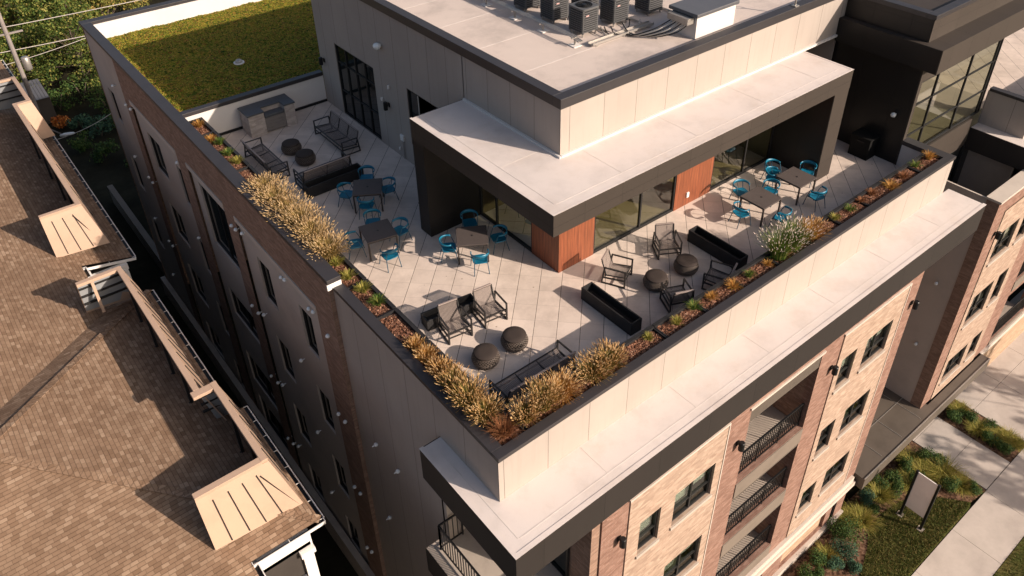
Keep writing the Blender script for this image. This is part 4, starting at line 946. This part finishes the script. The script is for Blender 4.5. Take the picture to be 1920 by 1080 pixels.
def make_stool(loc,label):
    t=thing('wicker_stool',label,'stool',loc,0,'round wicker stools in the lounge groups')
    prof=[(.25,0.0),(.32,.05),(.365,.13),(.375,.21),(.36,.29),(.32,.36),(.29,.385)]
    mb=MB(); mb.lathe([(r*.93,z) for r,z in prof],n=28); link('core',mb,WICKERIN,t,local=True,smooth=True)
    mb=MB()
    def pr(f):
        f=f*(len(prof)-1); i=min(int(f),len(prof)-2); q=f-i; return prof[i][0]*(1-q)+prof[i+1][0]*q, prof[i][1]*(1-q)+prof[i+1][1]*q
    for sgn in (-1,1):
        for k in range(26):
            a0=2*pi*k/26; p=[]
            for j in range(9):
                r,z=pr(j/8); a=a0+sgn*1.5*j/8; p.append((r*cos(a),r*sin(a),z))
            mb.tube(p,.0115,4,cap=False)
    for f in (0,.5,1.0): r,z=pr(f); mb.tube([(r*cos(2*pi*k/28),r*sin(2*pi*k/28),z) for k in range(29)],.012,4,cap=False)
    link('woven_body',mb,WICKER,t,local=True)
    mb=MB(); mb.lathe([(.30,.37),(.325,.385),(.33,.41),(.31,.43),(.15,.438),(.001,.44)],n=32); link('top_pad',mb,CUSHION,t,local=True,smooth=True)
    return t
w0=make_stool((8.86,12.82,0),'round wicker stool in the front corner group, nearer the alley planters')
for x,y,lb in ((9.86,12.84,'round wicker stool in the front corner group, nearer the first empty trough'),(14.67,12.1,'round wicker stool in the cedar corner group, nearer the first trough'),(15.93,12.02,'round wicker stool in the cedar corner group, nearer the second trough'),(9.8,26.45,'black wicker stool between the two long shaded sofas, further one'),(9.86,25.4,'black wicker stool between the two long shaded sofas, nearer the loveseat')):
    dup(w0,(x,y,0),0,lb)
def make_trough(loc,rz,L_,label,h=.44):
    t=thing('trough_planter',label,'planter',loc,rz,'empty long trough planters on the terrace')
    a=L_/2; mb=MB(); w=.21; k=.05
    mb.box(-a,a,-w,-w+k,0,h); mb.box(-a,a,w-k,w,0,h); mb.box(-a,-a+k,-w+k,w-k,0,h); mb.box(a-k,a,-w+k,w-k,0,h); link('shell',mb,TROUGH,t,local=True,bevel=.008)
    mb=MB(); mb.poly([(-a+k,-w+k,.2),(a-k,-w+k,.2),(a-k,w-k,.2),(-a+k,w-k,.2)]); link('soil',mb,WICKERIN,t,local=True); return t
tr0=make_trough((12.78,12.08,0),rad(90),2.06,'long empty black trough standing across the deck, first from the front corner')
dup(tr0,(17.33,11.98,0),rad(90),'long empty black trough across the deck near the white plumed grasses')
make_trough((9.92,23.3,0),0,2.2,'long black trough behind the loveseat, in the shade')
make_trough((9.15,14.93,0),rad(-7),1.62,'black trough hidden behind the pair of sunlit lounge chairs',.38)
# barbecue island
t=thing('barbecue_island','stone clad barbecue counter with slate top against the white dividing wall','barbecue',(10.02,28.7,0))
mb=MB(); mb.box(9.06,9.7,28.42,29.3,0,.94); mb.box(10.56,10.98,28.42,29.3,0,.94); mb.box(9.701,10.559,28.85,29.3,0,.94); link('stone_base',mb,CLAD,t)
mb=MB(); mb.box(9.02,9.72,28.38,29.34,.941,1.0); mb.box(10.54,11.02,28.38,29.34,.941,1.0); mb.box(9.721,10.539,28.8,29.34,.941,.999); link('countertop',mb,SLATE,t,bevel=.006)
mb=MB(); mb.box(9.71,10.55,28.45,28.845,.05,.66); link('grill_cabinet',mb,GRILL,t)
mb=MB()
for k in range(4): mb.box(9.74,10.52,28.43,28.449,.1+.14*k,.21+.14*k)
link('drawer_front',mb,GRILL,t)
mb=MB(); mb.box(9.72,10.54,28.42,28.79,.661,.78); link('grill_lid',mb,SLATE,t,bevel=.03)
t=thing('storage_box','black lidded box standing against the dark stair tower','storage box',(26.0,12.4,0))
mb=MB(); mb.box(25.97,26.55,12.07,12.84,0,.82); link('body',mb,BOXM,t)
mb=MB(); mb.box(25.94,26.56,12.04,12.87,.82,.87); link('lid',mb,BOXM,t,bevel=.01)
mb=MB(); mb.box(25.95,25.969,12.3,12.6,.66,.69); link('handle',mb,BLACK,t)

# ------------------------------------------------------------------ neighbouring shingle roofed building
N=thing('shingle_roof_house','brown shingle roofed neighbour with tan metal roof screens along its eave','house',(-1,26,-19.1))
def np_(name, mb, m, **k): return link(name, mb, m, N, **k)
zx=lambda x: -4.05-.25*x
zf=lambda y: -5.1+.25*(y-15)
zb=lambda y: -5.1+.25*(29-y)
zm=lambda x: -4.4-.25*x
mb=MB()
mb.poly([(x,y,zx(x)) for x,y in ((4.2,15.0),(4.2,20.5),(3.75,20.5),(3.75,28.55),(-2.8,22))])
mb.poly([(x,y,zf(y)) for x,y in ((4.2,15.0),(-2.8,22),(-14,22),(-14,6),(2.1,6),(2.1,15.0))])
mb.poly([(x,y,zb(y)) for x,y in ((-2.8,22),(3.75,28.55),(2.35,28.55),(-4.2,22))])
mb.poly([(x,y,zm(x)) for x,y in ((2.35,28.55),(2.1,28.56),(2.1,31.8),(4.0,31.8),(4.0,60),(-14,60),(-14,22),(-4.2,22))])
rf=np_('roof', mb, SHINGLE)
mb=MB()
for a,b in (((4.2,15.0,zx(4.2)),(-2.8,22,zx(-2.8))),((3.75,28.55,zx(3.75)),(-2.8,22,zx(-2.8)))):
    a=Vector(a); b=Vector(b); n=40
    for k in range(n): p=a.lerp(b,k/n); q=a.lerp(b,(k+.95)/n); mb.bar(p+Vector((0,0,.012+.004*(k%2))),q+Vector((0,0,.02)),.26,.018)
link('ridge_cap', mb, SHINGLE, rf)
mb=MB(); mb.box(-3.62,-3.28,22.9,23.2,-3.35,-3.1); link('roof_vent', mb, STEEL, rf, bevel=.02)
mb=MB(); mb.prism([(2.0,6),(2.0,14.9),(3.75,14.9),(3.75,28.3),(2.0,28.3),(2.0,31.9),(3.6,31.9),(3.6,60),(-14,60),(-14,6)],-19.1,-5.6); np_('wall', mb, SIDING)
def gutter(p,q,out):
    p=Vector(p); q=Vector(q); out=Vector(out)*.13; mb=MB(); up=Vector((0,0,1))
    mb.bar(p+out*.5-up*.11,q+out*.5-up*.11,.13,.012); mb.bar(p+out-up*.05,q+out-up*.05,.012,.12); mb.bar(p+out-up*.0,q+out+up*.0,.03,.022)
    L_=(q-p).length; n=max(2,int(L_/.75))
    for k in range(n+1): c=p.lerp(q,k/n); mb.bar(c,c+out,.02,.015)
    np_('gutter', mb, WHITEPAINT)
    mb=MB(); mb.bar(p+out*.48-up*.098,q+out*.48-up*.098,.115,.008); np_('gutter_lining', mb, BLACK)
gutter((4.2,15.0,-5.12),(4.2,20.5,-5.12),(1,0,0)); gutter((2.1,14.98,-5.1),(4.3,14.98,-5.1),(0,-1,0)); gutter((2.1,14.9,-5.12),(2.1,9,-5.3),(1,0,0))
gutter((3.76,20.6,-5.02),(3.76,28.5,-5.02),(1,0,0)); gutter((4.0,31.8,-5.42),(4.0,58,-5.42),(1,0,0)); gutter((2.1,31.78,-5.0),(4.1,31.78,-5.4),(0,-1,0)); gutter((2.1,28.6,-4.98),(2.1,31.7,-4.98),(1,0,0))
ZC=-3.0; ZB=-4.95
def skin(a,b,c,d,ribs,name='screen_panel',inner=False):            # a-b along the cap, c-d along the base
    a,b,c,d=map(Vector,(a,b,c,d)); nrm=(d-a).cross(b-a).normalized(); mb=MB(); th=nrm*.04
    mb.add([a,b,c,d,a-th,b-th,c-th,d-th],[(0,1,2,3),(7,6,5,4),(0,4,5,1),(1,5,6,2),(2,6,7,3),(3,7,4,0)]); o=np_(name,mb,TANMETAL)
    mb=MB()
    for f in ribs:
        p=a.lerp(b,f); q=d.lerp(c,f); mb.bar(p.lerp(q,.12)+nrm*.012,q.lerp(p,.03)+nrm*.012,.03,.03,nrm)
    if ribs: link('standing_seam',mb,DKMETAL,o)  # ribs are beige; the dark colour stands in for their shadow
    return o
def cap(pts):
    mb=MB()
    for q in pts: mb.box(q[0],q[1],q[2],q[3],ZC-.12,ZC)
    np_('screen_cap',mb,TANMETAL,bevel=.01)
def posts(pts):
    for x,y in pts:
        zr=max(zx(x) if y<28.5 else -99, zm(x))-.05; zr=min(zr,-4.2)
        mb=MB(); mb.bar((x,y,zr),(x,y,ZC-.12),.09,.09); mb.bar((x,y,zr+.02),(x-.5,y,zr+.14),.07,.06); np_('screen_post',mb,DKMETAL)
def girts(x0,x1,y,dy,z0=-3.35,n=3):
    for k in range(n):
        mb=MB(); z=z0-.42*k; yy=y+dy*(k+1)/(n+1); mb.bar((x0,yy-.06,z),(x1+.1*k,yy-.06,z),.07,.07); np_('girt',mb,DKMETAL)
# screen B (two steps) 
cap([(1.45,2.85,27.76,27.96),(2.85,3.03,20.05,27.96),(2.74,3.36,19.76,20.049),(3.361,3.55,16.22,20.06),(1.45,3.36,16.2,16.42)])
skin((1.45,16.2,ZC-.1),(3.55,16.2,ZC-.1),(4.02,15.72,ZB-.02),(1.45,15.78,-4.85),(.19,.39,.58,.77))
mb=MB(); mb.bar((3.2,16.12,ZC-.4),(3.93,15.75,ZB+.02),.03,.03); np_('standing_seam',mb,DKMETAL)  # hip rib, dark colour again painting in the rib shadow
skin((3.55,16.2,ZC-.1),(3.55,20.06,ZC-.1),(4.05,20.4,ZB),(4.05,15.72,ZB),(.2,.4,.6,.8))
skin((3.03,20.05,ZC-.1),(3.03,27.96,ZC-.1),(3.52,28.3,ZB+.12),(3.52,20.05,ZB+.12),(.1,.2,.3,.4,.5,.6,.7,.8,.9))
skin((3.55,20.06,ZC-.1),(2.9,20.06,ZC-.1),(3.4,20.45,ZB),(4.05,20.4,ZB),())
o=skin((3.03,27.96,ZC-.1),(1.45,27.96,ZC-.1),(1.45,28.45,-4.75),(3.5,28.4,ZB),())
mb=MB(); mb.poly([(1.47,27.9,ZC-.13),(2.98,27.9,ZC-.13),(3.4,28.33,-4.8),(1.47,28.36,-4.65)]); np_('sheathing',mb,GREYSHEET)
girts(1.47,2.95,27.9,.4)
mb=MB(); mb.bar((1.95,27.7,-4.5),(1.95,27.8,ZC-.12),.1,.1); np_('screen_post',mb,TANMETAL)
mb=MB(); mb.poly([(2.95,20.0,ZC-.13),(3.5,20.0,ZC-.13),(3.95,20.33,-4.9),(3.3,20.38,-4.9)]); np_('sheathing',mb,GREYSHEET)
girts(2.95,3.5,20.0,.4)
posts([(2.9,26.6),(2.9,24.9),(2.9,23.2),(2.9,21.5),(3.42,18.6),(3.42,17.2)])
# screen A
cap([(1.45,2.85,33.25,33.45),(2.85,3.05,33.25,45.1),(3.051,3.7,44.85,45.1),(3.5,3.7,45.101,48.6),(1.45,3.499,48.4,48.6)])
skin((1.45,33.25,ZC-.1),(3.05,33.25,ZC-.1),(3.5,32.75,ZB),(1.45,32.8,-4.8),(.22,.46,.70))
mb=MB(); mb.bar((2.6,33.15,ZC-.35),(3.3,32.82,ZB+.02),.03,.03); np_('standing_seam',mb,DKMETAL)  # rib shadow put into the dark colour here too
skin((3.05,33.25,ZC-.1),(3.05,45.1,ZC-.1),(3.5,45.1,ZB),(3.5,32.75,ZB),(.2,.4,.6,.8))
skin((3.05,44.85,ZC-.1),(3.7,44.85,ZC-.1),(4.1,44.3,ZB),(3.5,44.3,ZB),())
skin((3.7,44.85,ZC-.1),(3.7,48.6,ZC-.1),(4.1,49,ZB),(4.1,44.3,ZB),(.3,.6))
skin((3.7,48.6,ZC-.1),(1.45,48.6,ZC-.1),(1.45,49.1,-4.7),(4.1,49.0,ZB),())
mb=MB(); mb.poly([(1.47,48.5,ZC-.13),(3.6,48.5,ZC-.13),(3.95,48.93,-4.9),(1.47,48.96,-4.7)]); np_('sheathing',mb,GREYSHEET)
girts(1.47,3.6,48.5,.4)
posts([(2.92,35.5),(2.92,37.8),(2.92,40.2),(2.92,42.6)])
# porch at the near eave
mb=MB(); mb.box(2.25,3.8,14.9,15.15,-5.75,-5.24); mb.box(2.12,2.24,10,15.15,-5.75,-5.3); np_('porch_beam',mb,WHITEPAINT)
mb=MB(); mb.box(3.42,3.74,14.78,15.1,-19.1,-5.95); np_('porch_column',mb,WHITEPAINT)
mb=MB(); mb.box(3.36,3.8,14.72,15.16,-5.95,-5.75); np_('column_capital',mb,WHITEPAINT)
mb=MB(); rail(mb,(2.15,14.85,-7.9),(3.4,14.85,-7.9),9,1.0); np_('railing',mb,COPINGLT)
mb=MB(); mb.box(1.0,3.8,14.7,18.0,-8.1,-7.9); mb.box(1.9,2.0,15.2,18,-7.9,-5.6); np_('porch_floor',mb,CONC)
R=random.Random(8); mb=MB()
for k in range(22):
    x=R.uniform(2.2,3.2); y=R.uniform(15.3,16.5); a=R.uniform(0,6.28); mb.bar((x,y,-7.9),(x+.35*cos(a),y+.35*sin(a),-7.9+R.uniform(.5,1.3)),.04,.03)
o=link('stacked_slats',mb,dirty('weathered slat',(.34,.25,.16),.8,.1,4)); tag(o,'jumble of weathered wooden slats stored on the neighbour porch','lumber')
o.scale=(.894,)*3; o.location=(0,0,1.675)  # scaled toward the camera along with the house
# recess porch half way along
mb=MB(); mb.box(2.15,3.7,31.5,31.74,-5.7,-5.45); mb.box(2.15,2.3,28.6,31.49,-5.7,-5.1); np_('porch_beam',mb,WHITEPAINT)
mb=MB(); mb.box(3.4,3.66,31.46,31.72,-19.1,-5.71); np_('porch_column',mb,WHITEPAINT)
mb=MB(); mb.box(2.3,3.7,28.6,31.4,-8.1,-7.9); np_('porch_floor',mb,CONC)

N.location=(-.894,23.244,G); N.scale=(.894,)*3      # scaled toward the camera so the main building's shadow clears its screen panel

# ------------------------------------------------------------------ street side things
t=thing('sign_board','blank grey board on two black posts standing on the lawn edge','sign',(25.95,6.0,G))
mb=MB(); mb.box(25.93,25.97,5.58,6.42,G+.72,G+2.93); link('panel',mb,SIGNM,t)
for y in (5.53,6.47):
    mb=MB(); mb.box(25.9,26.0,y-.05,y+.05,G,G+2.98); link('post',mb,BLACK,t)
    mb=MB(); mb.box(25.82,26.08,y-.13,y+.13,G-.01,G+.03); link('footing',mb,CONC,t)
shr=[(27.29,7.54,'s',.5),(26.04,7.53,'y',.62),(24.37,7.35,'y',.6),(26.73,7.11,'s',.45),(25.3,7.75,'b',.5),(23.26,7.3,'s',.7),(22.4,7.0,'b',.62),(22.9,7.75,'s',.6),(21.14,7.53,'s',.5),(21.57,6.80,'b',.4),(22.07,6.4,'b',.38),(20.26,7.33,'s',.45),(29.39,7.2,'s',.55),(29.32,6.3,'y',.7),(28.6,6.9,'y',.6),(29.28,5.5,'y',.55),(28.3,7.6,'s',.5),(27.6,7.0,'y',.55),(29.5,4.98,'s',.35),(32.9,7.6,'s',.5),(33.4,7.1,'s',.5),(33.0,6.5,'y',.5),(33.6,6.3,'s',.45),(32.94,5.8,'s',.5),(33.5,5.4,'y',.5),(32.87,5.15,'s',.45),(33.6,4.95,'y',.4),(25.2,7.3,'s',.4),(24.0,7.75,'y',.45),(21.7,7.3,'y',.45),(20.7,7.0,'s',.35),(28.0,6.9,'s',.5),(28.9,5.9,'s',.5),(29.7,6.8,'s',.45),(26.6,7.9,'s',.5),(28.8,7.6,'y',.55),(33.2,5.8,'y',.5),(33.5,7.7,'y',.45),(19.2,7.2,'s',.4),(18.6,6.6,'b',.35)]
nm={'s':('round dark green shrub','shrub'),'b':('blue green feathery shrub','shrub'),'y':('yellow green strap leaved clump','plant')}
cnt={'s':0,'b':0,'y':0}; OR2=ORD+['fifteenth','sixteenth','seventeenth','eighteenth','nineteenth','twentieth']
groups=lambda x: 'far bed past the path' if x>32 else ('bed by the porch' if x>26.3 else 'bed along the brick wall')
byg={}
for x,y,k,r in sorted(shr):
    g_=(groups(x),k); byg[g_]=byg.get(g_,0)+1
    lb='%s in %s, %s from left'%(nm[k][0],groups(x),OR2[byg[g_]-1])
    t=thing('bed_clump' if k=='y' else 'garden_shrub',lb,nm[k][1],(x,y,G),0,'planting in the flower beds')
    R=random.Random(int(x*100)); mb=MB()
    if k=='y': blades(mb,520,r*.95,r*1.15,int(x*77),.022,.6,.5); link('leaves',mb,L_YELL,t,local=True)
    else:
        for q in range(7): leaf_blob(mb,(R.uniform(-.5,.5)*r,R.uniform(-.5,.5)*r,r*R.uniform(.3,.9)),r*.55,230,.062,R,.8)
        link('leaves',mb,L_SHRUB if k=='s' else L_BLUEG,t,local=True)
        mb=MB()
        for q in range(4): a=q*1.6; mb.tube([(0,0,0),(.3*r*cos(a),.3*r*sin(a),r*.8)],.02,5)
        link('stems',mb,BARK,t,local=True)

# ------------------------------------------------------------------ trees
def tree_parts(seed,h,r,leaf,n_cl,per,size,tr=.16,crown0=.12):
    R=random.Random(seed); tm=MB(); cm=MB()
    tm.tube([(0,0,0),(R.uniform(-.1,.1),R.uniform(-.1,.1),h*.35),(R.uniform(-.25,.25),R.uniform(-.25,.25),h*.8)],tr,9,tr*.35)
    for k in range(n_cl):
        f=R.random(); z=h*(crown0+(1-crown0)*f); rr=r*(1-.55*abs(f-.35)**1.1)*sqrt(R.random()); a=R.uniform(0,6.28)
        c=Vector((rr*cos(a),rr*sin(a),z-.1*h*rr/r)); s_=R.uniform(.45,1.0)*r*.33
        leaf_blob(cm,c,s_,int(per*R.uniform(.6,1.3)),size,R,.75)
        if k%3==0: tm.tube([(0,0,z*.55),tuple(c*.55+Vector((0,0,z*.25))),tuple(c)],tr*.28,5,.015)
    return tm,cm
def tree(label,x,y,seed,h,r,leaf,n_cl,per,size,group=None):
    t=thing('broadleaf_tree',label,'tree',(x,y,G),0,group); a,b=tree_parts(seed,h,r,leaf,n_cl,per,size)
    link('trunk',a,BARK,t,local=True); link('crown',b,leaf,t,local=True); return t
g='trees behind the building'
t1=tree('dark green leafy tree at the far back, leftmost of the row',2.5,84,41,9,4.6,L_TREE,64,100,.30,g)
t2=tree('olive autumn tinted tree at the far back beside the utility pole',8.3,86,42,10,4.8,L_TREE2,64,100,.30,g)
t3=tree('tall mid green tree behind the rear corner of the brick building',13.0,88,43,11,5.0,L_TREE,70,100,.30,g)
more=[(t2,18.5,93,1.0,'olive tree just right of the rear roof corner, partly hidden by the parapet'),(t1,24.5,97,1.15,'dark tree behind the white rear parapet, right end of the row'),(t3,6.0,98,1.1,'tall green tree in the second row above the upper overhead wire'),(t1,12.5,103,1.2,'dark green tree in the second row, centre top of the wooded corner'),(t2,18.5,110,1.2,'olive tree at the top edge beyond the rear roof corner'),(t3,0.0,104,1.1,'green tree in the top left corner behind the utility pole'),(t2,26,114,1.2,'yellowing tree far behind, above the white parapet'),(t1,33,112,1.2,'dark tree far behind, beyond the sedum roof'),
      (t2,3.6,90,1.1,'olive tree in the middle row just left of the pole top'),(t1,10.2,93,1.15,'dense green tree in the middle row between the two overhead wires'),(t3,15.8,97,1.1,'green tree in the middle row touching the rear parapet corner'),(t3,22,104,1.2,'green tree in the middle row above the white parapet'),(t1,8.0,80.5,.75,'dark tree in front of the middle row, right of the pole'),(t1,11.8,80,.8,'dark tree half in the building shadow behind the corner'),(t2,3.0,78,.7,'olive tree low behind the neighbour screen'),
      (t1,5.8,76,.62,'low dark tree near the pole base, behind the orange leaved shrub'),(t3,10.6,74,.7,'mid sized tree inside the building shadow by the rear corner'),(t2,14.5,79,.8,'rounded tree touching the shadow edge behind the building')]
for i,(src,x,y,s_,lb) in enumerate(more): dup(src,(x,y,G),i*1.3,lb,g,s_)
st_=tree('street tree with a light crown shading the sidewalk on the right',45.5,-10.5,51,12,3.6,L_TREE,34,70,.4,None)
dup(st_,(41.5,-13.5,G),1.0,'second street tree with a light crown, nearer the sign lawn',None,.95)
for i,(x,y,r,m_,lb,nm_) in enumerate([(6.9,67.5,.85,L_RED,'scarlet and orange leaved shrub at the end of the alley','shrub'),(8.1,66.5,1.0,L_BLUEG,'grey green shrub beside the scarlet one in the alley','shrub'),(10.6,68,1.5,L_SHRUB,'dark shrub in the deep shade behind the rear corner','shrub'),(8.2,60.5,1.2,L_SHRUB,'low dark shrub half way down the shaded alley','shrub'),(9.6,71.5,1.9,L_SHRUB,'broad dark shrub in the shade, furthest along the alley','shrub'),(7.6,71,1.6,L_SHRUB,'dark shrub behind the scarlet one','shrub'),(11.2,64.5,1.6,L_SHRUB,'dark shrub against the rear corner of the brick building','shrub'),(9.0,64.2,1.3,L_BLUEG,'grey green shrub in the middle of the shaded yard','shrub'),(7.4,63.0,1.1,L_SHRUB,'dark shrub nearest the neighbour roof edge','shrub'),(9.9,58.5,1.2,L_SHRUB,'lone dark shrub close to the side wall of the brick building','shrub')]):
    t=thing('alley_shrub',lb,nm_,(x,y,G)); R=random.Random(60+i); mb=MB()
    for q in range(8): leaf_blob(mb,(R.uniform(-.6,.6)*r,R.uniform(-.6,.6)*r,r*R.uniform(.3,1.0)),r*.42,70,.2,R,.8)
    link('leaves',mb,m_,t,local=True); mb=MB()
    for q in range(3): a=q*2.1; mb.tube([(0,0,0),(.3*r*cos(a),.3*r*sin(a),r*.8)],.04,5)
    link('stems',mb,BARK,t,local=True)
# utility pole, wires, lamp
t=thing('utility_pole','pale weathered utility pole with a crossarm rising behind the neighbour roof','utility pole',(4.75,56,G))
mb=MB(); mb.tube([(4.75,56,G),(4.68,56,.6)],.17,10,.12); link('pole',mb,POLEM,t)
mb=MB(); mb.bar((3.6,56,-.3),(5.9,56,-.3),.12,.12); mb.bar((3.9,56,-3.2),(5.6,56,-3.2),.1,.1); link('crossarm',mb,POLEM,t)
mb=MB(); mb.lathe([(.2,-.5),(.24,-.4),(.24,.3),(.18,.38)],(5.15,56,-5.2),12); link('transformer',mb,STEEL,t,smooth=True)
mb=MB(); mb.lathe([(.05,0),(.08,.05),(.05,.12),(.08,.17),(.03,.22)],(3.7,56,-.24),8); mb.lathe([(.05,0),(.08,.05),(.05,.12),(.08,.17),(.03,.22)],(5.8,56,-.24),8); link('insulator',mb,WHITEPAINT,t)
for nm_,p,q,sg,rr_ in (('upper overhead wire running from the pole to the rear roof corner',(-12,56,-1.9),(30,56,-2.9),.5,.028),('lower overhead wire crossing below the first one',(-12,56,-3.1),(30,56,-4.6),.6,.028),('short drooping service cable near the pole foot',(-6,56,-4.6),(12,62,-6.4),.7,.022),('dark service cable dipping through the shaded alley',(2.2,50,-7.6),(12,60,-10.5),1.0,.02)):
    pts=[Vector(p).lerp(Vector(q),k/16)-Vector((0,0,sg*4*(k/16)*(1-k/16))) for k in range(17)]
    mb=MB(); mb.tube(pts,rr_,5); tag(link('overhead_wire',mb,WIRE,smooth=True),nm_,'wire','overhead wires behind the buildings')
t=thing('street_lamp','white oval street lamp head reaching out past the neighbour eave','street lamp',(4.3,51.5,G))
mb=MB(); mb.tube([(4.3,51.5,G),(4.3,51.5,-7.2)],.09,8,.06); mb.tube([(4.3,51.5,-7.3),(4.6,51.2,-7.7),(5.0,50.6,-7.9)],.04,6); link('pole',mb,POLEM,t)
mb=MB(); mb.lathe([(0,-.45),(.1,-.4),(.16,-.15),(.15,.15),(.1,.35),(0,.42)],n=12); mb.v=[(5.3+z*.95+ .2*y, 50.4-.25*z+y, -7.95+x*.6) for x,y,z in mb.v]; link('lamp_head',mb,LAMPGLASS,t,smooth=True)
t=thing('garden_shed','small shed with a pale corrugated roof behind the utility pole foot','shed',(6.1,68,G))
mb=MB(); mb.box(5.2,7.0,69,71.5,G,G+2.2); link('wall',mb,SIDING,t)
mb=MB()
for k in range(9): x=5.0+.23*k; mb.bar((x,68.8,G+2.25),(x,71.8,G+2.75),.2,.04)
link('roof',mb,COPINGLT,t)
t=thing('low_wall','long low concrete wall running along the shaded alley behind the building','wall',(7.1,48,G))
mb=MB(); mb.box(6.85,7.1,43,54,G-.2,-14.2); link('wall',mb,SLAB,t); mb=MB(); mb.box(6.8,7.15,43,54,-14.2,-14.1); link('capstone',mb,SLAB,t)
